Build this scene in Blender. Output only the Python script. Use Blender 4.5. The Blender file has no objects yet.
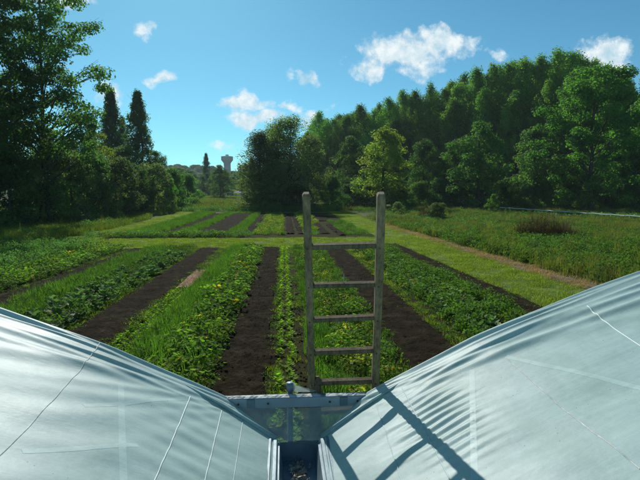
import bpy, math, random
import numpy as np
from mathutils import Vector, Matrix
R = math.radians
rng = np.random.default_rng(7)
random.seed(7)
scene = bpy.context.scene
COL = scene.collection

# ------------------------------------------------------------------ camera
H = 3.6
YAW = math.atan(36 / 500); PIT = math.atan(45 / 500)
cd = bpy.data.cameras.new('camera'); cam = bpy.data.objects.new('camera', cd); COL.objects.link(cam)
cd.sensor_width = 36; cd.lens = 36 * 500 / 640; cd.clip_start = .05; cd.clip_end = 6000
FW = Vector((math.sin(YAW) * math.cos(PIT), math.cos(YAW) * math.cos(PIT), -math.sin(PIT)))
RT = Vector((math.cos(YAW), -math.sin(YAW), 0)); UP = RT.cross(FW)
cam.location = (0, 0, H)
cam.rotation_euler = FW.to_track_quat('-Z', 'Y').to_euler()
scene.camera = cam

# ------------------------------------------------------------------ sky and sun
SUN_AZ, SUN_EL = -12.0, 33.5          # azimuth from +Y towards +X
w = bpy.data.worlds.new('World'); scene.world = w; w.use_nodes = True
nt = w.node_tree; nt.nodes.clear()
def N(t, **k):
    n = nt.nodes.new(t)
    for a, b in k.items(): setattr(n, a, b)
    return n
def L(a, b): nt.links.new(a, b)
def M(op, a, b=None, c=None, clamp=False):
    n = N('ShaderNodeMath', operation=op); n.use_clamp = clamp
    for i, v in enumerate((a, b, c)):
        if v is None: continue
        if isinstance(v, (int, float)): n.inputs[i].default_value = v
        else: L(v, n.inputs[i])
    return n.outputs[0]
SKYS = 0.092
sky = N('ShaderNodeTexSky'); sky.sky_type = 'NISHITA'; sky.sun_disc = False
sky.sun_elevation = R(SUN_EL); sky.sun_rotation = R(SUN_AZ)
sky.air_density = .75; sky.dust_density = .25; sky.ozone_density = 2.0; sky.altitude = 300
tint = N('ShaderNodeMix', data_type='RGBA', blend_type='MULTIPLY'); tint.inputs[0].default_value = 1
L(sky.outputs[0], tint.inputs[6]); tint.inputs[7].default_value = (.49, 1.10, 1.10, 1)
tc = N('ShaderNodeTexCoord'); sep = N('ShaderNodeSeparateXYZ'); L(tc.outputs['Generated'], sep.inputs[0])
ys = M('MAXIMUM', sep.outputs[1], .02)
u = M('DIVIDE', sep.outputs[0], ys); v = M('DIVIDE', sep.outputs[2], ys)
uv = N('ShaderNodeCombineXYZ'); L(u, uv.inputs[0]); L(v, uv.inputs[1])
wn = N('ShaderNodeTexNoise'); wn.inputs['Scale'].default_value = 16; wn.inputs['Detail'].default_value = 5; L(uv.outputs[0], wn.inputs['Vector'])
wsub = N('ShaderNodeVectorMath', operation='SUBTRACT'); L(wn.outputs['Color'], wsub.inputs[0]); wsub.inputs[1].default_value = (.5, .5, .5)
wsc = N('ShaderNodeVectorMath', operation='SCALE'); L(wsub.outputs[0], wsc.inputs[0]); wsc.inputs['Scale'].default_value = .085
wadd = N('ShaderNodeVectorMath', operation='ADD'); L(uv.outputs[0], wadd.inputs[0]); L(wsc.outputs[0], wadd.inputs[1])
CLOUDS = [  # px, py, half width, half height, weight
    (408, 52, 46, 19, 1.0), (440, 44, 40, 17, 1.0), (372, 66, 28, 12, .8), (420, 70, 26, 11, .6),
    (608, 58, 30, 18, 1.0), (590, 50, 18, 9, .6), (244, 100, 29, 10, 1), (285, 104, 20, 7, .7), (258, 118, 32, 10, 1),
    (306, 82, 15, 8, .75), (310, 117, 12, 10, .9), (109, 90, 16, 12, .95), (163, 76, 13, 8, .7), (146, 32, 12, 8, .65),
    (58, 0, 36, 9, .8), (150, -14, 60, 10, .6), (226, 150, 20, 5, .3), (330, 103, 10, 4, .35), (500, 55, 16, 8, .5),
    (-120, 60, 60, 16, .8), (820, 80, 70, 20, .9), (300, -120, 90, 26, .9), (640, -160, 60, 20, .7)]
def dirpx(px, py):
    return FW + RT * ((px - 320) / 500) - UP * ((py - 240) / 500)
acc = None
for (px, py, hw, hh, wt) in CLOUDS:
    d = dirpx(px, py); cu, cv = d.x / d.y, d.z / d.y
    s1 = N('ShaderNodeVectorMath', operation='SUBTRACT'); L(wadd.outputs[0], s1.inputs[0]); s1.inputs[1].default_value = (cu, cv, 0)
    s2 = N('ShaderNodeVectorMath', operation='MULTIPLY'); L(s1.outputs[0], s2.inputs[0]); s2.inputs[1].default_value = (500 / hw, 500 / hh, 0)
    ln = N('ShaderNodeVectorMath', operation='LENGTH'); L(s2.outputs[0], ln.inputs[0])
    m = M('MULTIPLY', M('SUBTRACT', 1.25, ln.outputs['Value'], clamp=True), wt)
    acc = m if acc is None else M('MAXIMUM', acc, m)
fn = N('ShaderNodeTexNoise'); fn.inputs['Scale'].default_value = 34; fn.inputs['Detail'].default_value = 7; fn.inputs['Roughness'].default_value = .6
L(uv.outputs[0], fn.inputs['Vector'])
gate = M('GREATER_THAN', sep.outputs[1], .05)
front = M('MULTIPLY', M('MULTIPLY', M('SUBTRACT', M('ADD', acc, M('MULTIPLY', fn.outputs['Fac'], 1.7)), 1.0), 1.7, clamp=True), M('MULTIPLY', gate, M('MULTIPLY', acc, 5, clamp=True)))
gn = N('ShaderNodeTexNoise'); gn.inputs['Scale'].default_value = 3.2; gn.inputs['Detail'].default_value = 7
gm = N('ShaderNodeMapping'); gm.inputs['Scale'].default_value = (1, 1, 2.4); L(tc.outputs['Generated'], gm.inputs[0]); L(gm.outputs[0], gn.inputs['Vector'])
rear = M('MULTIPLY', M('MULTIPLY', M('SUBTRACT', gn.outputs['Fac'], .56), 7, clamp=True), M('LESS_THAN', sep.outputs[1], .05))
mask = M('MULTIPLY', M('ADD', front, rear, clamp=True), .93)
# cloud tone: whiter where thick, greyer at the thin bottom
cc = N('ShaderNodeMix', data_type='RGBA'); L(fn.outputs['Fac'], cc.inputs[0])
cc.inputs[6].default_value = (.50 / SKYS, .71 / SKYS, .82 / SKYS, 1); cc.inputs[7].default_value = (.95 / SKYS, 1.0 / SKYS, 1.0 / SKYS, 1)
ct = M('MULTIPLY', M('SUBTRACT', fn.outputs['Fac'], .36), 3.6, clamp=True); L(ct, cc.inputs[0])
cm = N('ShaderNodeMix', data_type='RGBA'); L(mask, cm.inputs[0]); L(tint.outputs[2], cm.inputs[6]); L(cc.outputs[2], cm.inputs[7])
bg = N('ShaderNodeBackground'); bg.inputs['Strength'].default_value = SKYS; L(cm.outputs[2], bg.inputs[0])
wo = N('ShaderNodeOutputWorld'); L(bg.outputs[0], wo.inputs[0])

sl = bpy.data.lights.new('sun', 'SUN'); sun = bpy.data.objects.new('sun', sl); COL.objects.link(sun)
sl.energy = 5.0; sl.angle = R(.53); sl.color = (1.0, .96, .88)
sdir = Vector((math.sin(R(SUN_AZ)) * math.cos(R(SUN_EL)), math.cos(R(SUN_AZ)) * math.cos(R(SUN_EL)), math.sin(R(SUN_EL))))
sun.rotation_euler = sdir.to_track_quat('Z', 'Y').to_euler(); sun.location = (-20, 60, 60)
vs = scene.view_settings
vs.view_transform = 'Standard'; vs.look = 'None'; vs.exposure = 0.0; vs.gamma = 1; vs.use_curve_mapping = False
try:
    scene.cycles.max_bounces = 8; scene.cycles.transparent_max_bounces = 12
    scene.cycles.sample_clamp_indirect = 6
except Exception: pass

# ------------------------------------------------------------------ helpers
def T(y):
    """height of the terrain at distance y"""
    y = np.asarray(y, float)
    def ss(a, b): 
        t = np.clip((y - a) / (b - a), 0, 1); return t * t * (3 - 2 * t)
    return ss(50, 118) * .95 + ss(110, 260) * 1.45
def Tf(y): return float(T(y))
def plY(px, py, Y):
    r = dirpx(px, py); return Vector((0, 0, H)) + r * (Y / r.y)

def ground_hit(px, py):
    r = dirpx(px, py); a = 2.0
    for k in range(6000):
        P = Vector((0, 0, H)) + r * a
        if P.z < Tf(P.y): return P
        a *= 1.003
    return P

def mesh(name, V, F=None, mats=None, smooth=False, quads=None, tris=None, midx=None):
    me = bpy.data.meshes.new(name)
    V = np.asarray(V, np.float32).reshape(-1, 3)
    if F is not None:
        me.from_pydata(V.tolist(), [], [tuple(int(i) for i in f) for f in F])
    else:
        loops, tot = [], []
        if quads is not None and len(quads): loops.append(np.asarray(quads).reshape(-1)); tot += [4] * (len(loops[-1]) // 4)
        if tris is not None and len(tris): loops.append(np.asarray(tris).reshape(-1)); tot += [3] * (len(loops[-1]) // 3)
        lv = np.concatenate(loops).astype(np.int32); tot = np.array(tot, np.int32)
        st = np.concatenate([[0], np.cumsum(tot)[:-1]]).astype(np.int32)
        me.vertices.add(len(V)); me.vertices.foreach_set('co', V.reshape(-1))
        me.loops.add(len(lv)); me.loops.foreach_set('vertex_index', lv)
        me.polygons.add(len(tot)); me.polygons.foreach_set('loop_start', st)
        try: me.polygons.foreach_set('loop_total', tot)
        except Exception: pass
        me.update(calc_edges=True)
    for m in (mats if isinstance(mats, (list, tuple)) else [mats]):
        if m: me.materials.append(m)
    if midx is not None: me.polygons.foreach_set('material_index', np.asarray(midx, np.int32))
    if smooth: me.polygons.foreach_set('use_smooth', np.ones(len(me.polygons), bool))
    me.update()
    return me

def link(name, me, parent=None, loc=(0, 0, 0), rot=(0, 0, 0), sc=(1, 1, 1)):
    o = bpy.data.objects.new(name, me); COL.objects.link(o)
    o.location = loc; o.rotation_euler = rot; o.scale = sc
    if parent: o.parent = parent
    return o
def tag(o, label, cat, group=None):
    o['label'] = label; o['category'] = cat
    if group: o['group'] = group
    return o
def structure(o): o['kind'] = 'structure'; return o
def stuff(o, label=None, cat=None):
    o['kind'] = 'stuff'
    if label: o['label'] = label
    if cat: o['category'] = cat
    return o

class MB:
    def __init__(s): s.V = []; s.F = []
    def add(s, V, F):
        b = len(s.V); s.V += [tuple(v) for v in V]; s.F += [tuple(b + i for i in f) for f in F]
    def box(s, c, d, rot=None, bev=0.0):
        c = Vector(c); hx, hy, hz = d[0] / 2, d[1] / 2, d[2] / 2
        if bev:
            # bevelled box: three nested cross sections along z
            def ring(x, y, z): 
                b = bev
                return [(-x + b, -y, z), (x - b, -y, z), (x, -y + b, z), (x, y - b, z), (x - b, y, z), (-x + b, y, z), (-x, y - b, z), (-x, -y + b, z)]
            V = ring(hx - bev, hy - bev, -hz) + ring(hx, hy, -hz + bev) + ring(hx, hy, hz - bev) + ring(hx - bev, hy - bev, hz)
            F = [tuple(range(7, -1, -1)), tuple(range(24, 32))]
            for k in range(3):
                for i in range(8):
                    j = (i + 1) % 8; F.append((k * 8 + i, k * 8 + j, k * 8 + 8 + j, k * 8 + 8 + i))
        else:
            V = [(x, y, z) for z in (-hz, hz) for (x, y) in ((-hx, -hy), (hx, -hy), (hx, hy), (-hx, hy))]
            F = [(3, 2, 1, 0), (4, 5, 6, 7), (0, 1, 5, 4), (1, 2, 6, 5), (2, 3, 7, 6), (3, 0, 4, 7)]
        V = [(rot @ Vector(v) if rot else Vector(v)) + c for v in V]
        s.add(V, F); return s
    def tube(s, pts, rad, n=8, cap=True):
        pts = [Vector(p) for p in pts]
        if not isinstance(rad, (list, tuple)): rad = [rad] * len(pts)
        V = []; F = []
        a = Vector((0, 0, 1)) if abs((pts[-1] - pts[0]).normalized().z) < .9 else Vector((1, 0, 0))
        for i, p in enumerate(pts):
            d = (pts[min(i + 1, len(pts) - 1)] - pts[max(i - 1, 0)]).normalized()
            x = d.cross(a).normalized(); y = d.cross(x)
            for k in range(n):
                t = 2 * math.pi * k / n
                V.append(p + (x * math.cos(t) + y * math.sin(t)) * rad[i])
        for i in range(len(pts) - 1):
            for k in range(n):
                j = (k + 1) % n; F.append((i * n + k, i * n + j, (i + 1) * n + j, (i + 1) * n + k))
        if cap: F.append(tuple(range(n - 1, -1, -1))); F.append(tuple(range((len(pts) - 1) * n, len(pts) * n)))
        s.add(V, F); return s
    def lathe(s, prof, c=(0, 0, 0), n=16):
        V = []; F = []
        for (r, z) in prof:
            for k in range(n):
                t = 2 * math.pi * k / n; V.append((c[0] + r * math.cos(t), c[1] + r * math.sin(t), c[2] + z))
        for i in range(len(prof) - 1):
            for k in range(n):
                j = (k + 1) % n; F.append((i * n + k, i * n + j, (i + 1) * n + j, (i + 1) * n + k))
        F.append(tuple(range(n - 1, -1, -1))); F.append(tuple(range((len(prof) - 1) * n, len(prof) * n)))
        s.add(V, F); return s
    def build(s, name, mat, parent=None, smooth=False, **k):
        return link(name, mesh(name, s.V, s.F, mat, smooth), parent, **k)

# ------------------------------------------------------------------ materials
def mat(name):
    m = bpy.data.materials.new(name); m.use_nodes = True
    t = m.node_tree; t.nodes.clear()
    out = t.nodes.new('ShaderNodeOutputMaterial')
    return m, t, out
def noise(t, scale, detail=4, rough=.55, coord='Object', stretch=None):
    tcn = t.nodes.new('ShaderNodeTexCoord'); n = t.nodes.new('ShaderNodeTexNoise')
    n.inputs['Scale'].default_value = scale; n.inputs['Detail'].default_value = detail; n.inputs['Roughness'].default_value = rough
    if coord == 'World':
        g = t.nodes.new('ShaderNodeNewGeometry'); src = g.outputs['Position']
    else: src = tcn.outputs[coord]
    if stretch:
        mp = t.nodes.new('ShaderNodeMapping'); mp.inputs['Scale'].default_value = stretch
        t.links.new(src, mp.inputs[0]); src = mp.outputs[0]
    t.links.new(src, n.inputs['Vector'])
    return n.outputs['Fac']
def ramp(t, fac, stops):
    r = t.nodes.new('ShaderNodeValToRGB'); e = r.color_ramp.elements
    e[0].position = stops[0][0]; e[0].color = (*stops[0][1], 1)
    e[1].position = stops[-1][0]; e[1].color = (*stops[-1][1], 1)
    for p, c in stops[1:-1]:
        k = e.new(p); k.color = (*c, 1)
    t.links.new(fac, r.inputs[0]); return r.outputs[0]
def bump(t, fac, strength, dist, prev=None):
    b = t.nodes.new('ShaderNodeBump'); b.inputs['Strength'].default_value = strength; b.inputs['Distance'].default_value = dist
    t.links.new(fac, b.inputs['Height'])
    if prev is not None: t.links.new(prev, b.inputs['Normal'])
    return b.outputs[0]
def solid(name, stops, scale=6, rough=.7, metal=0, bmp=.3, bd=.01, bscale=40, coord='Object', stretch=None, spec=.4):
    m, t, out = mat(name)
    p = t.nodes.new('ShaderNodeBsdfPrincipled')
    t.links.new(ramp(t, noise(t, scale, 6, .6, coord, stretch), stops), p.inputs['Base Color'])
    p.inputs['Roughness'].default_value = rough; p.inputs['Metallic'].default_value = metal
    p.inputs['Specular IOR Level'].default_value = spec
    t.links.new(bump(t, noise(t, bscale, 6, .6, coord, stretch), bmp, bd), p.inputs['Normal'])
    t.links.new(p.outputs[0], out.inputs[0]); return m
def leafmat(name, c1, c2, c3=None, trans=.4, spec=.07, rough=.65, nscale=.35, randv=.35):
    """foliage: colour differs from clump to clump and from plant to plant, light passes through the leaf"""
    kr, kg, kb = (1.7, 1.34, 1.3) if name in ('poplar_leaf', 'dark_leaf', 'ash_leaf', 'bright_ash_leaf', 'far_leaf') else (1.55, 1.13, 1.1)
    c1, c2, c3 = [(c[0] * kr, c[1] * kg, c[2] * kb) for c in (c1, c2, c3 or c2)]
    m, t, out = mat(name)
    col = ramp(t, noise(t, nscale, 5, .65), [(.3, c1), (.52, c2), (.72, c3 or c2)])
    oi = t.nodes.new('ShaderNodeObjectInfo'); hsv = t.nodes.new('ShaderNodeHueSaturation')
    mr = t.nodes.new('ShaderNodeMapRange'); mr.inputs[3].default_value = 1 - randv; mr.inputs[4].default_value = 1 + randv
    t.links.new(oi.outputs['Random'], mr.inputs[0]); t.links.new(mr.outputs[0], hsv.inputs['Value'])
    mh = t.nodes.new('ShaderNodeMapRange'); mh.inputs[3].default_value = .515; mh.inputs[4].default_value = .485
    fr = t.nodes.new('ShaderNodeMath'); fr.operation = 'FRACT'; mu = t.nodes.new('ShaderNodeMath'); mu.operation = 'MULTIPLY'; mu.inputs[1].default_value = 7.3
    t.links.new(oi.outputs['Random'], mu.inputs[0]); t.links.new(mu.outputs[0], fr.inputs[0]); t.links.new(fr.outputs[0], mh.inputs[0])
    t.links.new(mh.outputs[0], hsv.inputs['Hue'])
    t.links.new(col, hsv.inputs['Color'])
    p = t.nodes.new('ShaderNodeBsdfPrincipled'); p.inputs['Roughness'].default_value = rough; p.inputs['Specular IOR Level'].default_value = spec
    t.links.new(hsv.outputs[0], p.inputs['Base Color'])
    tr = t.nodes.new('ShaderNodeBsdfTranslucent')
    br = t.nodes.new('ShaderNodeMix'); br.data_type = 'RGBA'; br.blend_type = 'MULTIPLY'; br.inputs[0].default_value = 1
    t.links.new(hsv.outputs[0], br.inputs[6]); br.inputs[7].default_value = (1.3, 1.75, .7, 1)
    t.links.new(br.outputs[2], tr.inputs[0])
    mx = t.nodes.new('ShaderNodeMixShader'); mx.inputs[0].default_value = trans
    t.links.new(p.outputs[0], mx.inputs[1]); t.links.new(tr.outputs[0], mx.inputs[2]); t.links.new(mx.outputs[0], out.inputs[0])
    return m

MT = {}
MT['soil'] = solid('soil', [(.25, (.008, .0065, .0032)), (.5, (.020, .016, .0085)), (.78, (.048, .039, .022))], scale=2.2, rough=.95, bmp=1, bd=.05, bscale=14, coord='World', spec=.02)
MT['soil_dry'] = solid('soil_dry', [(.3, (.09, .07, .045)), (.55, (.15, .12, .08)), (.8, (.11, .12, .045))], scale=3, rough=.95, bmp=.8, bd=.03, bscale=20, coord='World', spec=.15)
MT['bark'] = solid('bark', [(.3, (.035, .03, .024)), (.7, (.10, .085, .065))], scale=3, rough=.9, bmp=.8, bd=.05, bscale=8, stretch=(1, 1, .2))
MT['straw'] = leafmat('straw', (.24, .19, .09), (.33, .27, .13), (.20, .20, .07), trans=.3, nscale=2)
MT['poplar'] = leafmat('poplar_leaf', (.045, .12, .028), (.08, .175, .034), (.125, .22, .04), trans=.58, nscale=.22)
MT['dark'] = leafmat('dark_leaf', (.032, .09, .034), (.055, .125, .04), (.08, .155, .046), trans=.52, nscale=.3)
MT['ash'] = leafmat('ash_leaf', (.032, .085, .028), (.055, .125, .034), (.08, .16, .04), trans=.52, nscale=.3)
MT['brightash'] = leafmat('bright_ash_leaf', (.045, .12, .028), (.07, .17, .036), (.10, .21, .04), trans=.58, nscale=.3)
MT['willow'] = leafmat('willow_leaf', (.055, .11, .055), (.085, .155, .07), (.12, .19, .09), trans=.55, nscale=.4)
MT['yellow'] = leafmat('yellowing_leaf', (.06, .14, .03), (.12, .19, .035), (.21, .21, .04), trans=.55, nscale=.25)
MT['far'] = leafmat('far_leaf', (.03, .085, .035), (.042, .105, .04), (.06, .13, .045), trans=.45, nscale=.2, randv=.4)
MT['squash'] = leafmat('squash_leaf', (.05, .12, .022), (.09, .19, .03), (.14, .25, .035), trans=.5, nscale=1.2, rough=.7, spec=.05)
MT['squashy'] = leafmat('yellow_squash_leaf', (.10, .20, .03), (.17, .26, .035), (.28, .29, .04), trans=.5, nscale=2.2)
MT['orangeleaf'] = leafmat('orange_leaf', (.28, .17, .02), (.33, .24, .025), (.26, .27, .035), trans=.5, nscale=3)
MT['cabbage'] = leafmat('cabbage_leaf', (.06, .13, .055), (.09, .18, .07), (.13, .22, .09), trans=.3, nscale=1.5, rough=.6, spec=.1)
MT['leek'] = leafmat('leek_leaf', (.045, .125, .022), (.07, .17, .028), (.11, .22, .03), trans=.45, nscale=1.3)
MT['herb'] = leafmat('herb_leaf', (.035, .088, .02), (.06, .135, .026), (.10, .175, .03), trans=.42, nscale=1.1)
MT['lettuce'] = leafmat('lettuce_leaf', (.10, .22, .03), (.15, .28, .035), (.20, .32, .05), trans=.5, nscale=3)
MT['grass'] = leafmat('grass_blade', (.06, .115, .02), (.10, .155, .026), (.15, .18, .04), trans=.45, nscale=.6)
MT['mown'] = leafmat('mown_blade', (.10, .17, .02), (.14, .22, .028), (.19, .24, .05), trans=.5, nscale=.6)
MT['meadow'] = leafmat('meadow_blade', (.07, .11, .025), (.12, .145, .04), (.20, .18, .075), trans=.4, nscale=.5)
MT['purple'] = leafmat('russet_seed_head', (.042, .042, .022), (.055, .05, .028), (.045, .065, .022), trans=.3, nscale=1)
MT['orangebed'] = solid('dried_orange_plants', [(.3, (.13, .055, .025)), (.7, (.24, .10, .035))], scale=12, rough=.9)

# ground: grass, bare earth and dry patches mixed by the world position
m, t, out = mat('ground'); MT['ground'] = m
p = t.nodes.new('ShaderNodeBsdfPrincipled'); p.inputs['Roughness'].default_value = .95; p.inputs['Specular IOR Level'].default_value = .1
c1 = ramp(t, noise(t, .09, 5, .6, 'World'), [(.35, (.045, .078, .018)), (.55, (.085, .115, .028)), (.7, (.12, .125, .045))])
c2 = ramp(t, noise(t, 2.4, 8, .7, 'World'), [(.3, (.55, .55, .5)), (.7, (1.25, 1.2, 1.0))])
mm = t.nodes.new('ShaderNodeMix'); mm.data_type = 'RGBA'; mm.blend_type = 'MULTIPLY'; mm.inputs[0].default_value = 1
t.links.new(c1, mm.inputs[6]); t.links.new(c2, mm.inputs[7]); t.links.new(mm.outputs[2], p.inputs['Base Color'])
t.links.new(bump(t, noise(t, 9, 8, .7, 'World'), 1, .08), p.inputs['Normal']); t.links.new(p.outputs[0], out.inputs[0])
MT['turf'] = solid('turf', [(.3, (.075, .125, .02)), (.55, (.115, .165, .028)), (.75, (.15, .17, .05))], scale=1.4, rough=.95, bmp=1, bd=.03, bscale=30, coord='World', spec=.1)
MT['bedsoil'] = solid('weedy_soil', [(.3, (.022, .022, .008)), (.5, (.034, .036, .012)), (.75, (.04, .06, .014))], scale=3.5, rough=.95, bmp=1, bd=.04, bscale=18, coord='World', spec=.02)

MT['woodland'] = solid('wooded_hillside', [(.3, (.018, .035, .012)), (.7, (.04, .065, .02))], scale=.08, rough=1, bmp=1, bd=3, bscale=.15, coord='World', spec=.05)
# wood of the ladder
def woodmat(name, a, b, c):
    m, t, out = mat(name)
    p = t.nodes.new('ShaderNodeBsdfPrincipled'); p.inputs['Roughness'].default_value = .85; p.inputs['Specular IOR Level'].default_value = .25
    g = noise(t, 9, 8, .7, 'Object', (6, 6, .5)); col = ramp(t, g, [(.3, a), (.5, b), (.72, c)])
    dirt = ramp(t, noise(t, 7, 5, .6), [(.35, (.55, .55, .5)), (.6, (1, 1, 1))])
    x = t.nodes.new('ShaderNodeMix'); x.data_type = 'RGBA'; x.blend_type = 'MULTIPLY'; x.inputs[0].default_value = .8
    t.links.new(col, x.inputs[6]); t.links.new(dirt, x.inputs[7]); t.links.new(x.outputs[2], p.inputs['Base Color'])
    t.links.new(bump(t, noise(t, 22, 8, .7, 'Object', (6, 6, .35)), .8, .006), p.inputs['Normal'])
    t.links.new(p.outputs[0], out.inputs[0]); return m
MT['wood'] = woodmat('weathered_wood', (.12, .088, .045), (.25, .19, .105), (.39, .31, .18))
MT['wood_dark'] = woodmat('dark_weathered_wood', (.085, .062, .035), (.18, .135, .078), (.28, .215, .13))
MT['galv'] = solid('galvanised_steel', [(.3, (.22, .29, .34)), (.6, (.34, .42, .47)), (.8, (.42, .48, .50))], scale=5, rough=.5, metal=.35, bmp=.1, bd=.002, bscale=60)
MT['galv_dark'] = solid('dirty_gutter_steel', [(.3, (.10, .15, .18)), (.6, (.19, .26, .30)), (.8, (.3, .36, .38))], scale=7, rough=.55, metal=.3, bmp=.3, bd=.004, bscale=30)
MT['dirt_top'] = solid('mossy_grit', [(.35, (.10, .10, .08)), (.5, (.45, .50, .50)), (.75, (.60, .66, .66))], scale=18, rough=.8, bmp=.6, bd=.004, bscale=80)
MT['rust'] = solid('rusty_steel', [(.3, (.07, .035, .018)), (.7, (.16, .08, .04))], scale=60, rough=.8, metal=.2)
MT['litter'] = solid('wet_leaf_litter', [(.3, (.14, .12, .09)), (.5, (.34, .31, .25)), (.7, (.65, .63, .55))], scale=28, rough=.6, bmp=1, bd=.01, bscale=50)
MT['concrete'] = solid('weathered_concrete', [(.3, (.30, .29, .27)), (.7, (.42, .41, .38))], scale=.4, rough=.9, bmp=.2, bd=.1, bscale=1)
MT['whitepaint'] = solid('off_white_paint', [(.3, (.60, .60, .56)), (.7, (.75, .75, .72))], scale=1, rough=.7, bmp=.1)
MT['roofgrey'] = solid('grey_roof', [(.3, (.12, .12, .13)), (.7, (.2, .2, .2))], scale=2, rough=.8, bmp=.1)
MT['glass'] = solid('dark_window', [(.3, (.02, .025, .03)), (.7, (.03, .035, .04))], scale=2, rough=.2, bmp=0)
MT['fleece'] = solid('crop_fleece', [(.3, (.42, .50, .48)), (.7, (.62, .68, .66))], scale=4, rough=.8, bmp=.3, bd=.02, bscale=10)

# polythene of the tunnel roof: diffuse, a little translucent, glossy, dusty
def filmmat(name, base, light, see=0.0, rough=.46, spec=.26):
    m, t, out = mat(name)
    p = t.nodes.new('ShaderNodeBsdfPrincipled'); p.inputs['Roughness'].default_value = rough; p.inputs['Specular IOR Level'].default_value = spec
    col = ramp(t, noise(t, 1.6, 8, .65), [(.3, base), (.7, light)])
    # specks of grit
    vo = t.nodes.new('ShaderNodeTexVoronoi'); vo.inputs['Scale'].default_value = 26; tcn = t.nodes.new('ShaderNodeTexCoord')
    t.links.new(tcn.outputs['Object'], vo.inputs['Vector'])
    sp = ramp(t, vo.outputs['Distance'], [(.055, (.35, .38, .36)), (.10, (1, 1, 1))])
    pn = ramp(t, noise(t, 5, 4, .6), [(.5, (0, 0, 0)), (.6, (1, 1, 1))])
    x = t.nodes.new('ShaderNodeMix'); x.data_type = 'RGBA'; x.blend_type = 'MULTIPLY'; t.links.new(pn, x.inputs[0])
    t.links.new(col, x.inputs[6]); t.links.new(sp, x.inputs[7])
    # faint dust streaks
    st = ramp(t, noise(t, 5, 8, .7, 'Object', (.6, 5, 1)), [(.35, (.88, .90, .90)), (.7, (1.06, 1.05, 1.04))])
    y = t.nodes.new('ShaderNodeMix'); y.data_type = 'RGBA'; y.blend_type = 'MULTIPLY'; y.inputs[0].default_value = 1
    t.links.new(x.outputs[2], y.inputs[6]); t.links.new(st, y.inputs[7])
    t.links.new(y.outputs[2], p.inputs['Base Color'])
    g2 = ramp(t, noise(t, 1.1, 10, .78, 'Object', (1, .55, 1)), [(.40, (.84, .87, .84)), (.50, (1, 1, 1)), (.62, (1.03, 1.02, 1.0))])
    y3 = t.nodes.new('ShaderNodeMix'); y3.data_type = 'RGBA'; y3.blend_type = 'MULTIPLY'; y3.inputs[0].default_value = 1
    t.links.new(y.outputs[2], y3.inputs[6]); t.links.new(g2, y3.inputs[7]); y = y3; t.links.new(y.outputs[2], p.inputs['Base Color'])
    b1 = bump(t, noise(t, 2.2, 6, .6, 'Object', (.7, 1.5, 1)), .22, .03)
    b2 = bump(t, noise(t, 26, 5, .6, 'Object', (.7, 1.5, 1)), .10, .004, b1)
    t.links.new(b2, p.inputs['Normal'])
    rr = t.nodes.new('ShaderNodeMapRange'); rr.inputs[3].default_value = rough - .08; rr.inputs[4].default_value = rough + .16
    t.links.new(noise(t, 3, 6, .6), rr.inputs[0]); t.links.new(rr.outputs[0], p.inputs['Roughness'])
    tr = t.nodes.new('ShaderNodeBsdfTranslucent'); t.links.new(y.outputs[2], tr.inputs[0])
    mx = t.nodes.new('ShaderNodeMixShader'); mx.inputs[0].default_value = .34
    t.links.new(p.outputs[0], mx.inputs[1]); t.links.new(tr.outputs[0], mx.inputs[2])
    last = mx.outputs[0]
    if see:
        tp = t.nodes.new('ShaderNodeBsdfTransparent'); tp.inputs[0].default_value = (.86, .93, .93, 1)
        m2 = t.nodes.new('ShaderNodeMixShader'); m2.inputs[0].default_value = see
        t.links.new(last, m2.inputs[1]); t.links.new(tp.outputs[0], m2.inputs[2]); last = m2.outputs[0]
    t.links.new(last, out.inputs[0]); return m
MT['film'] = filmmat('polythene_film', (.46, .635, .625), (.54, .72, .705))
MT['clearfilm'] = filmmat('clear_polythene', (.55, .66, .66), (.65, .74, .74), see=.45, rough=.2)
MT['tape'] = solid('pale_tape', [(.3, (.36, .49, .48)), (.7, (.44, .56, .54))], scale=10, rough=.5, bmp=.3, bd=.003, bscale=60)
MT['cord'] = solid('grey_cord', [(.3, (.25, .33, .34)), (.5, (.42, .48, .45)), (.7, (.70, .73, .70))], scale=14, rough=.6, bmp=.2)
MT['pale_line'] = filmmat('pale_film_line', (.56, .75, .73), (.62, .80, .78))  # film colour made lighter, for the bright lines drawn on the sheets

# ------------------------------------------------------------------ the ground
def strip_mesh(name, x0, x1, y0, y1, m, dz=.004, step=(.5, 1.0), rough=0, seed=0, edge=0.0, crown=0.0):
    nx = max(2, int((x1 - x0) / step[0]) + 1); ny = max(2, int((y1 - y0) / step[1]) + 1)
    X = np.linspace(x0, x1, nx); Y = np.linspace(y0, y1, ny)
    gx, gy = np.meshgrid(X, Y)
    r = np.random.default_rng(seed)
    if edge:
        wob0 = np.interp(Y, np.linspace(y0, y1, max(3, int((y1 - y0) / .7))), r.uniform(-edge, edge, max(3, int((y1 - y0) / .7))))
        wob1 = np.interp(Y, np.linspace(y0, y1, max(3, int((y1 - y0) / .7))), r.uniform(-edge, edge, max(3, int((y1 - y0) / .7))))
        fr = (gx - x0) / (x1 - x0); gx = gx + wob0[:, None] * (1 - fr) + wob1[:, None] * fr
    z = T(gy) + dz
    if rough:
        f = (gx - x0) / (x1 - x0)
        body = np.clip(np.minimum(f, 1 - f) * 8, 0, 1)
        z = z + body * (crown + r.random(gx.shape) * rough + np.abs(r.normal(0, rough * .5, gx.shape)))
    V = np.stack([gx, gy, z], -1).reshape(-1, 3)
    i = np.arange(ny - 1)[:, None] * nx + np.arange(nx - 1)[None]
    Q = np.stack([i, i + 1, i + nx + 1, i + nx], -1).reshape(-1, 4)
    return mesh(name, V, mats=m, quads=Q, smooth=False)

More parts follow.
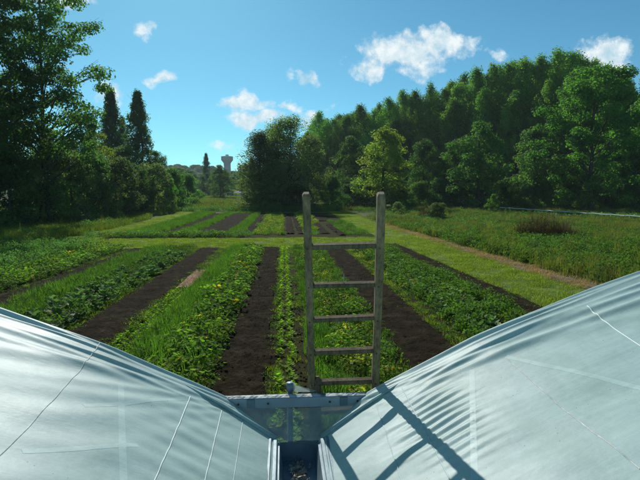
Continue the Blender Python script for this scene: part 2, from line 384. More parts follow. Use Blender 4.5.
ys_ = np.concatenate([np.linspace(-60, 60, 41), np.linspace(66, 300, 50), np.geomspace(320, 5000, 26)])
xs_ = np.concatenate([-np.geomspace(4000, 70, 20), np.linspace(-60, 60, 13), np.geomspace(70, 4000, 20)])
gx, gy = np.meshgrid(xs_, ys_); V = np.stack([gx, gy, T(gy)], -1).reshape(-1, 3)
i = np.arange(len(ys_) - 1)[:, None] * len(xs_) + np.arange(len(xs_) - 1)[None]; nx = len(xs_)
structure(link('ground', mesh('ground', V, mats=MT['ground'], quads=np.stack([i, i + 1, i + nx + 1, i + nx], -1).reshape(-1, 4), smooth=True)))

# distant hill
def hillz(x, y):
    a = np.exp(-((x + 150) / 420.0) ** 2) * 31 + 8
    t = np.clip((y - 420) / 430, 0, 1); return 2.3 + a * (t * t * (3 - 2 * t)) - .6
hx = np.linspace(-1600, 1600, 65); hy = np.linspace(400, 1500, 23)
gx, gy = np.meshgrid(hx, hy); V = np.stack([gx, gy, hillz(gx, gy)], -1).reshape(-1, 3)
i = np.arange(22)[:, None] * 65 + np.arange(64)[None]
structure(link('hill', mesh('hill', V, mats=MT['woodland'], quads=np.stack([i, i + 1, i + 66, i + 65], -1).reshape(-1, 4), smooth=True)))

GY0, GY1 = 4.0, 34.3
def sheet(name, *a, **k): return structure(link(name, strip_mesh(name, *a, **k)))
# weedy soil under all beds, mown paths
sheet('garden_soil', -13.6, 7.6, GY0, GY1, MT['bedsoil'], .004, (1, 1.5))
sheet('garden_soil', -17, 12.2, 42.0, 86, MT['bedsoil'], .004, (1, 2))
sheet('grass_path', -18, 12.0, 34.3, 42.0, MT['turf'], .008, (1, 1.2), edge=.25, seed=3)
sheet('grass_path', 8.15, 11.5, GY0, 34.3, MT['turf'], .008, (.6, .7), edge=.12, seed=4)
sheet('grass_path', 8.15, 11.9, 42.0, 92, MT['turf'], .008, (.6, 1.2), edge=.2, seed=5)
sheet('grass_path', -18.5, -15.0, 42.0, 100, MT['turf'], .010, (.6, 1.2), edge=.3, seed=6)
sheet('dry_verge', 11.42, 12.5, GY0, 60, MT['soil_dry'], .012, (.3, .5), rough=.02, edge=.18, seed=8)
# bare strips of dug soil
def soil_strip(x0, x1, y0, y1, fine, seed, rough=.035):
    sheet('soil_strip', x0, x1, y0, y1, MT['soil'], .014, fine, rough=rough, seed=seed, edge=.17, crown=.02)
soil_strip(-1.50, -.27, 5.0, 34.2, (.045, .055), 11)
soil_strip(-5.72, -4.20, 5.0, 34.0, (.06, .08), 12)
soil_strip(-10.1, -8.95, 8.0, 34.0, (.08, .10), 13)
soil_strip(2.50, 4.10, 5.0, 34.0, (.055, .07), 14)
soil_strip(7.25, 8.3, 9.0, 36.0, (.07, .09), 15)
for k, (a, b, c, d) in enumerate([(-8.4, -5.3, 46, 84), (-3.9, -3.0, 46, 82), (-11.6, -10.2, 48, 84), (.2, 1.0, 46, 80), (1.3, 1.8, 46, 78), (3.4, 4.3, 46, 62), (4.4, 6.4, 66, 78), (4.9, 5.6, 44, 60)]):
    soil_strip(a, b, c, d, (.15, .25), 20 + k, .06)
sheet('dried_plant_bed', -4.2, -3.62, 19.4, 23.8, MT['orangebed'], .022, (.05, .06), rough=.05, seed=40, edge=.05)

# ------------------------------------------------------------------ plants as meshes
def rnd_unit(n, r):
    v = r.normal(size=(n, 3)); return v / np.linalg.norm(v, axis=1, keepdims=True)
def quads_at(C, Nn, size, r, asp=.62):
    """one rhombic leaf per centre C with normal Nn"""
    n = len(C); a = rnd_unit(n, r); U = np.cross(Nn, a); U /= np.linalg.norm(U, axis=1, keepdims=True) + 1e-9
    W = np.cross(Nn, U); s = (size * r.uniform(.6, 1.35, n))[:, None] / 2
    V = np.stack([C - U * s, C + W * s * asp, C + U * s, C - W * s * asp + Nn * s * .25], 1).reshape(-1, 3)
    return V, np.arange(n * 4).reshape(-1, 4)

def crown_mesh(name, m, seed, Hh, Wd, prof, base, nclump, per, leaf, crad, flat=.7, bias=.55, upn=.4, lean=0, top=1.0):
    r = np.random.default_rng(seed); Cs = []; Vs = []; n0 = []
    cl = []
    for k in range(nclump):
        tt = r.random() ** .85; R0 = prof(tt) * Wd / 2
        az = r.random() * 2 * math.pi; rad = R0 * (r.random() ** bias)
        # lobed outline: radius wanders with direction and height
        rad *= .82 + .25 * math.sin(3 * az + seed + tt * 5) + .12 * math.sin(7 * az - tt * 11)
        z = Hh * (base + (1 - base) * tt * top) - crad * .3
        c = np.array([rad * math.cos(az) + lean * tt, rad * math.sin(az), max(z, crad * .6)])
        cr = crad * r.uniform(.55, 1.3); nn = int(per * (cr / crad) ** 2)
        cl.append((c, cr, nn))
    for c, cr, nn in cl:
        d = rnd_unit(nn, r) * (r.random(nn) ** .45)[:, None] * cr * np.array([1, 1, flat])
        P = c + d
        Nn = d / cr + rnd_unit(nn, r) * .55 + np.array([0, 0, upn]); Nn /= np.linalg.norm(Nn, axis=1, keepdims=True)
        Vs.append(P); Cs.append(Nn)
    P = np.concatenate(Vs); Nn = np.concatenate(Cs)
    P[:, 2] = np.maximum(P[:, 2], .1)
    V, Q = quads_at(P, Nn, leaf, r)
    return mesh(name, V, mats=m, quads=Q), [c for c, _, _ in cl]

def trunk_mesh(name, m, seed, Hh, rad, centres, fork=.25, nl=16, wig=.03, bare=0.0):
    r = random.Random(seed); b = MB()
    pts = []; K = 9; ox = oy = 0
    for k in range(K + 1):
        f = k / K; pts.append(Vector((ox, oy, Hh * .93 * f - .3 * (k == 0)))); ox += r.uniform(-wig, wig) * Hh * .35; oy += r.uniform(-wig, wig) * Hh * .35
    b.tube(pts, [rad * (1.35 if k == 0 else 1) * (1 - .93 * k / K) + .02 for k in range(K + 1)], 8)
    def at(f):
        q = f * K; i = min(int(q), K - 1); return pts[i].lerp(pts[i + 1], q - i)
    cs = r.sample(range(len(centres)), min(nl, len(centres)))
    for i in cs:
        c = Vector(centres[i]); dist = math.hypot(c.x, c.y)
        f = max(fork, min(.9, (c.z - dist * .75) / (Hh * .93)))
        s = at(f)
        if s.z > c.z: s = at(fork)
        mid = s.lerp(c, .45) + Vector((r.uniform(-.3, .3), r.uniform(-.3, .3), dist * .10))
        r0 = rad * (1 - .9 * f) * .5
        b.tube([s, s.lerp(mid, .5), mid, mid.lerp(c, .6) + Vector((0, 0, .1)), c], [r0, r0 * .8, r0 * .6, r0 * .4, .02], 5, cap=False)
        for q in range(3):
            e = c + Vector((r.uniform(-1, 1), r.uniform(-1, 1), r.uniform(-.4, 1))) * (.08 * Hh * .6)
            b.tube([mid, mid.lerp(e, .5) + Vector((0, 0, .15)), e], [r0 * .35, r0 * .22, .012], 4, cap=False)
    return mesh(name, b.V, b.F, m, True)

def egg(t): return max(.12, (math.sin(math.pi * min(1, (t * .86 + .14) ** .8)) ** .6))
def poplar_p(t): return max(.16, (1 - t ** 3.2) ** .62 * (.6 + .4 * min(1, t * 3)))
def column_p(t): return max(.07, min(1, .6 + t * 3) * (1 - t) ** .62)
def dome(t): return max(.15, math.sqrt(max(0, 1 - (t * .97) ** 2.2)))
def broad(t): return max(.2, math.sin(math.pi * (t * .8 + .16)) ** .5)

PROTO = {}
def proto(key, name, m, seed, Hh, Wd, prof, base, nclump, per, leaf, crad, trad, nl=14, fork=.25, **k):
    cm_, cs = crown_mesh('crown', MT[m], seed, Hh, Wd, prof, base, nclump, per, leaf, crad, **k)
    tm = trunk_mesh('trunk', MT['bark'], seed, Hh, trad, cs, fork, nl)
    PROTO[key] = (name, cm_, tm, Hh, Wd)
for q in range(4):
    proto('poplar%d' % q, 'poplar_tree', 'poplar', 31 + q, 30, 13.5, poplar_p, .05, 270, 62, .44, 1.15, .34, 12, .2, flat=1.35, upn=.25, bias=.42)
for q in range(2):
    proto('column%d' % q, 'columnar_poplar_tree', 'dark', 41 + q, 24, 9, column_p, .03, 560, 52, .32, .62, .26, 10, .15, flat=1.7, bias=.55)
proto('ash0', 'ash_tree', 'ash', 55, 31, 17, broad, .28, 135, 190, .36, 1.55, .42, 60, .15, flat=.6, bias=.42)
proto('ash1', 'ash_tree', 'ash', 56, 31, 15, broad, .20, 150, 190, .36, 1.5, .45, 50, .18, flat=.6, bias=.45)
proto('ash2', 'broadleaf_tree', 'brightash', 58, 26, 18, broad, .08, 190, 170, .42, 1.5, .4, 40, .15, flat=.65, bias=.45)
proto('broad0', 'broadleaf_tree', 'dark', 61, 16, 12, egg, .10, 120, 130, .36, 1.35, .3, 16, .15)
proto('broad1', 'broadleaf_tree', 'yellow', 62, 16, 11, egg, .06, 120, 130, .36, 1.3, .3, 16, .15)
proto('broad2', 'broadleaf_tree', 'ash', 63, 16, 12, egg, .06, 130, 130, .36, 1.25, .3, 16, .15)
proto('willow0', 'willow_tree', 'willow', 71, 18, 10, broad, .03, 230, 80, .29, 1.15, .26, 90, .05, flat=1.25, bias=.5)
proto('willow1', 'willow_tree', 'willow', 72, 18, 9, egg, .02, 210, 80, .29, 1.15, .24, 80, .05, flat=1.3, bias=.5)
for q, mm_ in enumerate(('dark', 'ash', 'willow')):
    proto('bush%d' % q, 'bush', mm_, 81 + q, 7, 7.5, dome, .0, 90, 130, .26, .85, .12, 14, .05, bias=.4)
proto('young0', 'young_tree', 'brightash', 91, 8, 6, egg, .18, 60, 110, .26, .8, .13, 10, .2)
for q in range(2):
    proto('far%d' % q, 'far_tree', 'far', 95 + q, 13, 12, egg, .0, 110, 60, .75, 1.5, .3, 5, .2, bias=.4)

def tree(key, px, Y, top, wpx, label, cat='tree', group=None, z=None, x=None, rz=None, name=None):
    nm, cm_, tm, Hh, Wd = PROTO[key]
    P = plY(px, top, Y); bx = P.x if x is None else x
    bz = (Tf(Y) if z is None else z) - .05
    depth = Y * .997 + bx * math.sin(YAW)
    h = P.z - bz; wd = wpx / 500 * depth
    e = bpy.data.objects.new(name or nm, None); COL.objects.link(e); e.empty_display_size = .5
    e.location = (bx, Y, bz); e.rotation_euler = (0, 0, random.uniform(0, 6.28) if rz is None else rz)
    e.scale = (wd / Wd, wd / Wd, h / Hh)
    link('crown', cm_, e); link('trunk', tm, e)
    tag(e, label, cat, group)
    return e

# ------------------------------------------------------------------ trees: left side
tree('ash0', 40, 62, -18, 128, 'tall ash tree with airy crown reaching into the top left of the sky', rz=.6)
tree('ash1', -22, 55, -70, 118, 'tall dark tree cut by the left edge of the photo', rz=2.2)
tree('ash1', -80, 66, -40, 120, 'tall ash tree outside the left edge, behind the dark one', rz=4.0)
tree('broad0', 4, 61, 90, 92, 'dark leafy tree under the tall ash trees at the left edge')
tree('broad2', 50, 74, 128, 60, 'mid green tree directly behind the trunk of the tall ash')
BL = 'bushes of the hedgerow on the left'
tree('bush0', 8, 56, 152, 84, 'dark bush at the left edge of the photo', 'bush', BL)
tree('bush1', 38, 62, 156, 70, 'bush at the foot of the tall ash trunk', 'bush', BL)
tree('bush2', 68, 66, 154, 68, 'greyish bush right of the tall ash trunk', 'bush', BL)
tree('bush1', 92, 70, 152, 62, 'rounded bush below the yellow-green tree on the left', 'bush', BL)
tree('bush2', 116, 76, 158, 62, 'pale willow-like bush below the left columnar poplar', 'bush', BL)
tree('bush0', 135, 86, 164, 50, 'small dark bush between the pale bushes below the two poplars', 'bush', BL)
tree('bush2', 153, 92, 164, 50, 'rounded grey-green bush right of the two poplars', 'bush', BL)
tree('bush1', 172, 104, 169, 42, 'bush near the right end of the left hedgerow', 'bush', BL)
tree('bush0', 187, 122, 174, 32, 'last small dark bush at the right end of the left hedgerow', 'bush', BL)
tree('broad1', 94, 88, 128, 48, 'yellow-green tree just left of the two columnar poplars')
tree('broad0', 72, 84, 140, 52, 'dark round tree between the tall ash and the yellow-green tree')
tree('broad0', 122, 105, 146, 60, 'dark broad tree at the foot of the left columnar poplar')
tree('broad2', 156, 120, 151, 36, 'round tree just right of the right columnar poplar')
tree('column0', 110, 122, 91, 48, 'left one of the two tall columnar poplars', rz=.3)
tree('column0', 122, 130, 118, 30, 'shorter dark columnar poplar tucked behind the left tall one', rz=2.3)
tree('column1', 137, 118, 93, 50, 'right one of the two tall columnar poplars', rz=1)
tree('young0', 171, 92, 178, 14, 'thin sapling with a bare trunk in front of the left hedgerow', 'tree')
# ------------------------------------------------------------------ trees: far, between the woods
tree('column1', 206, 330, 154, 17, 'slim columnar poplar far off, left of the water tower')
tree('broad2', 220, 205, 165, 30, 'round tree alone in the meadow below the water tower')
tree('broad0', 203, 290, 176, 14, 'small dark conical tree left of the round meadow tree')
tree('broad2', 190, 300, 171, 34, 'round tree at the left end of the far meadow edge')
tree('broad0', 176, 250, 167, 40, 'dark tree behind the right end of the left hedgerow')
tree('broad1', 247, 190, 176, 28, 'yellowish tree beside the left flank of the willow clump')
tree('broad0', 238, 320, 180, 22, 'dark tree right of the round meadow tree')
rr = random.Random(5)
for k in range(26):
    px = 168 + k * 3.7; Y = rr.uniform(290, 420)
    tree(('broad2', 'broad0', 'far0', 'broad2')[k % 4], px + rr.uniform(-2, 2), Y, rr.uniform(170, 180) + (4 if 214 < px < 240 else 0), rr.uniform(13, 20), 'green tree in the belt at the far end of the meadow', group='tree belt beyond the meadow')
for k in range(190):
    px = rr.uniform(110, 300); Y = rr.uniform(430, 900)
    P = plY(px, 180, Y); hz = float(hillz(P.x, Y))
    PZ = hz + rr.uniform(9, 15); 
    # image row of that top
    top = 195 - (PZ - H) / (Y) * 500
    if 216 < px < 238: top = max(top, 171)
    tree(('far0', 'far1')[k % 2], px, Y, top, rr.uniform(14, 24) / Y * 500, 'hazy tree on the distant wooded hillside', group='trees on the distant hillside', z=hz)
# ------------------------------------------------------------------ willow clump in the middle
for (k, px, Y, top, wp, lb) in [
    ('willow0', 286, 102, 117, 66, 'tallest feathery willow, in the middle of the clump left of the ladder'),
    ('willow1', 260, 100, 132, 62, 'feathery willow on the left side of the clump'),
    ('willow0', 308, 106, 136, 54, 'willow on the right side of the clump, behind the left ladder rail'),
    ('willow1', 274, 98, 160, 46, 'low dark willow at the front of the clump'),
    ('willow1', 275, 108, 126, 60, 'rounded willow filling the middle of the clump from behind'),
    ('willow1', 252, 103, 158, 20, 'slim upright willow at the left flank of the clump')]:
    tree(k, px, Y, top, wp, lb)
tree('bush0', 270, 96, 178, 44, 'dark bush at the foot of the willow clump', 'bush')
tree('bush0', 297, 97, 184, 40, 'low dark bush just left of the left ladder rail top', 'bush')
tree('bush0', 332, 104, 176, 30, 'round dark bush between the two ladder rails', 'bush')
tree('bush2', 362, 104, 192, 24, 'low bush left of the right ladder rail top', 'bush')
# ------------------------------------------------------------------ the poplar wood on the right
tops = [(308, 122), (320, 114), (333, 110), (347, 104), (361, 105), (374, 99), (388, 97), (402, 91), (416, 92), (430, 84), (445, 79), (460, 74), (476, 68), (492, 64), (508, 60), (524, 60), (540, 54), (556, 50), (572, 49), (588, 54), (604, 62), (620, 78), (636, 96), (654, 90), (676, 70), (700, 60)]
PW = 'poplars of the wood on the right'
for k, (px, tp) in enumerate(tops):
    f = (px - 308) / 330; Y = 185 - 82 * min(1, f)
    jit = rr.uniform(-4, 9)
    wp = 11 / Y * 500 * rr.uniform(.95, 1.3)
    tree('poplar%d' % (k % 4), px, Y, tp + 3 + jit, wp, 'poplar standing in the front rows of the wood on the right', group=PW)
    if k % 2 == 0: tree('poplar%d' % ((k + 1) % 4), px + 8, Y - 9, tp + 24 + rr.uniform(-6, 14), wp * .95, 'poplar standing in the front rows of the wood on the right', group=PW)
    tree('poplar%d' % ((k + 2) % 4), px + 6, Y + 12, tp + 5 + rr.uniform(-3, 6), wp, 'poplar showing between the crowns at the back of the wood', group='poplars at the back of the wood')
    if k < 22:
        tree('poplar%d' % ((k + 3) % 4), px + 3, Y + 26, tp + 12, wp * 1.2, 'poplar showing between the crowns at the back of the wood', group='poplars at the back of the wood')
tree('broad1', 385, 104, 126, 66, 'round tree with a yellowing top right of the ladder')
tree('broad2', 352, 128, 136, 50, 'mid green tree filling the gap between the two ladder rails')
tree('broad0', 424, 112, 140, 44, 'dark tree just right of the tree with the yellowing top')
tree('broad2', 480, 98, 122, 74, 'pale green rounded tree low in front of the middle of the wood')
tree('broad2', 452, 104, 150, 40, 'smaller round tree left of the pale green one in front of the wood')
tree('ash2', 596, 88, 66, 112, 'largest bright leafy tree at the right end of the wood', rz=1.1)
tree('ash2', 668, 92, 64, 90, 'bright leafy tree cut by the right edge of the photo', rz=3.1)
tree('broad0', 536, 98, 128, 60, 'dark tree in the shaded gap left of the largest bright tree')
us = [(350, 184), (372, 186), (398, 178), (420, 182), (440, 178), (462, 186), (484, 184), (505, 180), (526, 184), (548, 180), (570, 176), (594, 182), (618, 178), (642, 182), (668, 184)]
for k, (px, tp) in enumerate(us):
    Y = 108 - 18 * (px - 350) / 300
    tree('bush%d' % (k % 2), px, Y, tp, 34, 'bush of the undergrowth along the foot of the wood', 'bush', 'undergrowth bushes along the wood')
tree('bush2', 398, 84, 202, 14, 'small pale bush at the near corner of the wood, right of the ladder', 'bush')
tree('bush2', 437, 66, 203, 27, 'pale scrubby bush beside the mown path right of the ladder', 'bush')
tree('young0', 493, 82, 194, 13, 'small lone bush at the left end of the pale crop cover', 'bush')

# ------------------------------------------------------------------ water tower and small sheds far off
wt = link('water_tower', None)
P = plY(227, 154, 900); base = float(hillz(P.x, 900)); wt.location = (P.x, 900, base); hh = P.z - base
tag(wt, 'concrete water tower with a flared top on the distant hill', 'water tower')
prof = [(6.6, 0), (6.0, hh * .55), (5.8, hh - 17.5)]
MB().lathe(prof, n=24).build('shaft', MT['concrete'], wt, True)
MB().lathe([(5.85, hh - 17.5), (6.6, hh - 15.5), (9.6, hh - 11.5), (9.8, hh - 11), (9.8, hh - 5.2)], n=24).build('tank', MT['concrete'], wt)
MB().lathe([(10.3, hh - 5.2), (10.3, hh - 4.4), (8.6, hh - 4.3), (4.6, hh - 3.4)], n=24).build('roof', MT['concrete'], wt)
MB().lathe([(2.8, hh - 3.6), (2.8, hh - 1.2), (1.0, hh - .9)], n=16).build('lantern', MT['concrete'], wt)
for k in range(12):
    a = k * math.pi / 6
    MB().box((math.cos(a) * 9.9, math.sin(a) * 9.9, hh - 8.2), (.9, .9, 6), Matrix.Rotation(a, 3, 'Z')).build('rib', MT['concrete'], wt)
def shed(px, Y, wd, h, label):
    P = plY(px, 195, Y); z0 = Tf(Y)
    e = link('shed', None, loc=(P.x, Y, z0)); tag(e, label, 'shed')
    MB().box((0, 0, h / 2 - .2), (wd, 5, h)).build('wall', MT['whitepaint'], e)
    b = MB(); b.add([(-wd / 2 - .3, -2.8, h - .15), (wd / 2 + .3, -2.8, h - .15), (wd / 2 + .3, 2.8, h - .15), (-wd / 2 - .3, 2.8, h - .15), (-wd / 2 - .3, 0, h + 1.1), (wd / 2 + .3, 0, h + 1.1)],
                    [(0, 1, 5, 4), (2, 3, 4, 5), (0, 4, 3), (1, 2, 5), (3, 2, 1, 0)]); b.build('roof', MT['roofgrey'], e)
    MB().box((-wd * .2, -2.52, h * .42), (.9, .06, h * .62)).build('door', MT['glass'], e)
shed(229, 262, 1.6, 3.0, 'tiny white shed below the water tower, left of the other pale sheds')
shed(237.5, 266, 3.4, 2.3, 'tiny white shed in the middle of the three beyond the meadow')
shed(244, 270, 2.6, 2.2, 'tiny white shed nearest the willow clump beyond the meadow')

# ------------------------------------------------------------------ small plants
def blades(n, r, rad, h, wd, lean=.35, curve=.3, seed_=0):
    V = []; Q = []; Tt = []
    ang = r.random(n) * 6.28; rr_ = rad * np.sqrt(r.random(n)); hh_ = h * r.uniform(.55, 1.2, n); fa = r.random(n) * 6.28
    ln = lean * r.uniform(.2, 1.4, n)
    for k in range(n):
        bx, by = rr_[k] * math.cos(ang[k]), rr_[k] * math.sin(ang[k]); dx, dy = math.cos(fa[k]), math.sin(fa[k]); px_, py_ = -dy * wd / 2, dx * wd / 2
        h1 = hh_[k]; o = ln[k] * h1; b = len(V)
        V += [(bx - px_, by - py_, 0), (bx + px_, by + py_, 0),
              (bx - px_ * .8 + dx * o * .35, by - py_ * .8 + dy * o * .35, h1 * .6), (bx + px_ * .8 + dx * o * .35, by + py_ * .8 + dy * o * .35, h1 * .6),
              (bx + dx * o * (1 + curve), by + dy * o * (1 + curve), h1)]
        Q.append((b, b + 1, b + 3, b + 2)); Tt.append((b + 2, b + 3, b + 4))
    return np.array(V), Q, Tt
def tuft(name, m, seed, n, rad, h, wd, **k):
    V, Q, Tt = blades(n, np.random.default_rng(seed), rad, h, wd, **k)
    return mesh(name, V, mats=MT[m], quads=Q, tris=Tt)
def bigleaf(b, c, d, s, r, lobes=7, cup=.12):
    """one broad leaf on a petiole: a fan of rim points round a sunken centre"""
    c = Vector(c); n = Vector(d).normalized(); a = Vector((r.uniform(-1, 1), r.uniform(-1, 1), r.uniform(-.3, .3)))
    uu = n.cross(a).normalized(); ww = n.cross(uu)
    V = [c - n * s * cup]; F = []
    for k in range(lobes):
        t = 2 * math.pi * k / lobes; q = s * (.55 if k == 0 else r.uniform(.85, 1.1)) * .5
        V.append(c + (uu * math.cos(t) + ww * math.sin(t) * .9) * q + n * s * r.uniform(-.08, .06))
    F = [(0, 1 + k, 1 + (k + 1) % lobes) for k in range(lobes)]
    b.add(V, F)
def broad_plant(name, m, seed, n, rad, h, leaf, m2=None, n2=0, upright=.8, stems=True):
    r = random.Random(seed); b = MB(); mi = []
    for k in range(n):
        a = r.random() * 6.28; q = rad * math.sqrt(r.random()); z = h * r.uniform(.45, 1.05) * (1 - .45 * (q / rad) ** 2)
        c = (q * math.cos(a), q * math.sin(a), z)
        d = (math.cos(a) * r.uniform(-.2, .9), math.sin(a) * r.uniform(-.2, .9), upright)
        f0 = len(b.F); bigleaf(b, c, d, leaf * r.uniform(.6, 1.25), r); mi += [1 if k < n2 else 0] * (len(b.F) - f0)
        if stems and k % 2 == 0:
            s = Vector((q * .3 * math.cos(a), q * .3 * math.sin(a), 0)); e = Vector(c)
            w_ = .008; f0 = len(b.F)
            b.add([s + Vector((w_, 0, 0)), s - Vector((w_, 0, 0)), e - Vector((w_, 0, 0)), e + Vector((w_, 0, 0))], [(0, 1, 2, 3)]); mi += [0] * (len(b.F) - f0)
    return mesh(name, b.V, b.F, [MT[m]] + ([MT[m2]] if m2 else []), False, midx=mi if m2 else None)
def rosette(name, m, seed, n, rad, h, leaf):
    r = random.Random(seed); b = MB()
    for ringi, (f, zz) in enumerate(((1, .35), (.6, .7), (.25, 1.0))):
        for k in range(n):
            a = 6.28 * k / n + ringi * .4 + r.uniform(-.25, .25)
            c = (rad * f * math.cos(a), rad * f * math.sin(a), h * zz * r.uniform(.8, 1.1))
            bigleaf(b, c, (math.cos(a) * -.5 * (1 - f) - math.cos(a) * .3, math.sin(a) * -.5 * (1 - f) - math.sin(a) * .3, .8), leaf * (.6 + .5 * f) * r.uniform(.8, 1.2), r, 6)
    return mesh(name, b.V, b.F, MT[m])
def leafy(name, m, seed, n, rad, h, leaf, up=.5):
    r = np.random.default_rng(seed); a = r.random(n) * 6.28; q = rad * np.sqrt(r.random(n))
    P = np.stack([q * np.cos(a), q * np.sin(a), h * r.random(n) ** .7 * (1 - .4 * (q / rad) ** 2)], 1)
    Nn = rnd_unit(n, r) * .8 + np.array([0, 0, up]); Nn /= np.linalg.norm(Nn, axis=1, keepdims=True)
    V, Q = quads_at(P, Nn, leaf, r, .55); return mesh(name, V, mats=MT[m], quads=Q)

PM = {}
PM['squash'] = [broad_plant('squash_plant', 'squash', 100 + k, 66, .55, .44, .14) for k in range(3)] + [broad_plant('squash_plant', 'squash', 105, 66, .55, .44, .14, 'orangeleaf', 3)]
PM['squashy'] = [broad_plant('squash_plant', 'squashy', 110 + k, 46, .48, .40, .13, 'orangeleaf', 4) for k in range(2)] + [broad_plant('squash_plant', 'squash', 113, 48, .5, .40, .13, 'squashy', 14)]
PM['cabbage'] = [rosette('cabbage_plant', 'cabbage', 120 + k, 8, .24, .30, .24) for k in range(3)]
PM['lettuce'] = [rosette('lettuce_seedling', 'lettuce', 130 + k, 5, .075, .11, .10) for k in range(3)]
PM['leek'] = [tuft('leek_plant', 'leek', 140 + k, 50, .24, .36, .013, lean=.4) for k in range(3)]
PM['herb'] = [leafy('leafy_plant', 'herb', 150 + k, 110, .34, .45, .085) for k in range(4)]
PM['herbdark'] = [leafy('leafy_plant', 'dark', 155 + k, 120, .4, .6, .09) for k in range(3)]
PM['carrot'] = [tuft('carrot_top', 'leek', 160 + k, 60, .3, .34, .016, lean=.7) for k in range(3)]
PM['low'] = [leafy('weed', 'herb', 165 + k, 46, .22, .13, .05) for k in range(3)] + [tuft('weed', 'mown', 168, 40, .2, .12, .012, lean=.8)]
PM['grass'] = [tuft('grass_tuft', 'mown', 170 + k, 90, .4, .09, .012, lean=.8) for k in range(3)]
PM['tall'] = [tuft('grass_tuft', 'grass', 175 + k, 60, .4, .55, .018, lean=.5) for k in range(3)] + [leafy('weed', 'herb', 178, 90, .4, .6, .10)]
PM['meadow'] = [tuft('grass_tuft', 'meadow', 180 + k, 60, .45, .62, .018, lean=.5) for k in range(3)] + [tuft('grass_tuft', 'grass', 183, 60, .45, .5, .02, lean=.6)]
PM['stalk'] = [leafy('tall_weed', 'herb', 200 + k, 120, .2, 1.15, .085) for k in range(2)] + [leafy('tall_weed', 'meadow', 203, 100, .25, 1.2, .07)] + [tuft('tall_grass', 'meadow', 204, 26, .22, 1.25, .02, lean=.25)]
PM['straw'] = [tuft('straw_tuft', 'straw', 185 + k, 50, .35, .14, .012, lean=1.3) for k in range(2)]
PM['far'] = [tuft('grass_tuft', 'meadow', 190 + k, 50, .8, .8, .05, lean=.5) for k in range(2)] + [tuft('grass_tuft', 'grass', 193, 50, .8, .7, .05, lean=.5), leafy('weed', 'herb', 194, 60, .8, .8, .22)]
PM['russet'] = [tuft('seed_stalk', 'purple', 196 + k, 60, .5, 1.2, .03, lean=.4) for k in range(2)] + [leafy('seed_head', 'purple', 198, 110, .55, 1.2, .09)]

def clod_mesh(seed):
    r = random.Random(seed); V = []
    for (x, y, z) in [(0, 0, 1), (1, 0, .2), (.3, 1, .2), (-.9, .6, .2), (-.8, -.6, .25), (.3, -1, .2), (0, 0, -.5)]:
        k = r.uniform(.7, 1.25); V.append((x * k, y * k, z * k * .7))
    F = [(0, 1 + k, 1 + (k + 1) % 5) for k in range(5)] + [(6, 1 + (k + 1) % 5, 1 + k) for k in range(5)]
    return mesh('clod', V, F, MT['soil'])
PM['clod'] = [clod_mesh(k) for k in range(4)]

_hid = {}
def scatter(name, key, P, smin, smax, label=None, cat=None, zs=1.0):
    """uncountable ground cover: one object, instances on points"""
    P = np.asarray(P, np.float32); n = len(P)
    me = bpy.data.meshes.new(name); me.vertices.add(n); me.vertices.foreach_set('co', P.reshape(-1))
    a = me.attributes.new('scl', 'FLOAT', 'POINT'); a.data.foreach_set('value', rng.uniform(smin, smax, n).astype(np.float32))
    a = me.attributes.new('rotz', 'FLOAT', 'POINT'); a.data.foreach_set('value', rng.uniform(0, 6.28, n).astype(np.float32))
    a = me.attributes.new('pick', 'INT', 'POINT'); a.data.foreach_set('value', rng.integers(0, len(PM[key]), n).astype(np.int32))
    me.update(); o = link(name, me)
    g = bpy.data.node_groups.new(name, 'GeometryNodeTree')
    g.interface.new_socket('Geometry', in_out='INPUT', socket_type='NodeSocketGeometry'); g.interface.new_socket('Geometry', in_out='OUTPUT', socket_type='NodeSocketGeometry')
    gi = g.nodes.new('NodeGroupInput'); go = g.nodes.new('NodeGroupOutput'); ip = g.nodes.new('GeometryNodeInstanceOnPoints')
    j = g.nodes.new('GeometryNodeJoinGeometry')
    if key not in _hid: _hid[key] = [bpy.data.objects.new(mm_.name, mm_) for mm_ in PM[key]]
    for ob in reversed(_hid[key]):
        oi = g.nodes.new('GeometryNodeObjectInfo'); oi.inputs['Object'].default_value = ob; oi.inputs['As Instance'].default_value = True
        g.links.new(oi.outputs['Geometry'], j.inputs[0])
    def att(nm, ty):
        q = g.nodes.new('GeometryNodeInputNamedAttribute'); q.data_type = ty; q.inputs['Name'].default_value = nm
        return [s for s in q.outputs if s.enabled and s.name == 'Attribute'][0]
    cx = g.nodes.new('ShaderNodeCombineXYZ'); g.links.new(att('rotz', 'FLOAT'), cx.inputs[2])
    cs = g.nodes.new('ShaderNodeVectorMath'); cs.operation = 'SCALE'; cs.inputs[0].default_value = (1, 1, zs); g.links.new(att('scl', 'FLOAT'), cs.inputs['Scale'])
    g.links.new(gi.outputs[0], ip.inputs['Points']); g.links.new(j.outputs[0], ip.inputs['Instance'])
    ip.inputs['Pick Instance'].default_value = True; g.links.new(att('pick', 'INT'), ip.inputs['Instance Index'])
    g.links.new(cx.outputs[0], ip.inputs['Rotation']); g.links.new(cs.outputs[0], ip.inputs['Scale'])
    g.links.new(ip.outputs[0], go.inputs[0])
    md = o.modifiers.new('scatter', 'NODES'); md.node_group = g
    return stuff(o, label, cat)
def pts(x0, x1, y0, y1, dens, dz=.0, patch=0, seed=None):
    n = max(1, int((x1 - x0) * (y1 - y0) * dens)); X = rng.uniform(x0, x1, n); Y = rng.uniform(y0, y1, n)
    if patch:
        f = np.sin(X * 1.3 / patch + 1.7 * np.sin(Y * .6 / patch)) + np.sin(Y * 1.1 / patch + X * .5 / patch)
        k = f > -.4; X, Y = X[k], Y[k]
    return np.stack([X, Y, T(Y) + dz], 1)

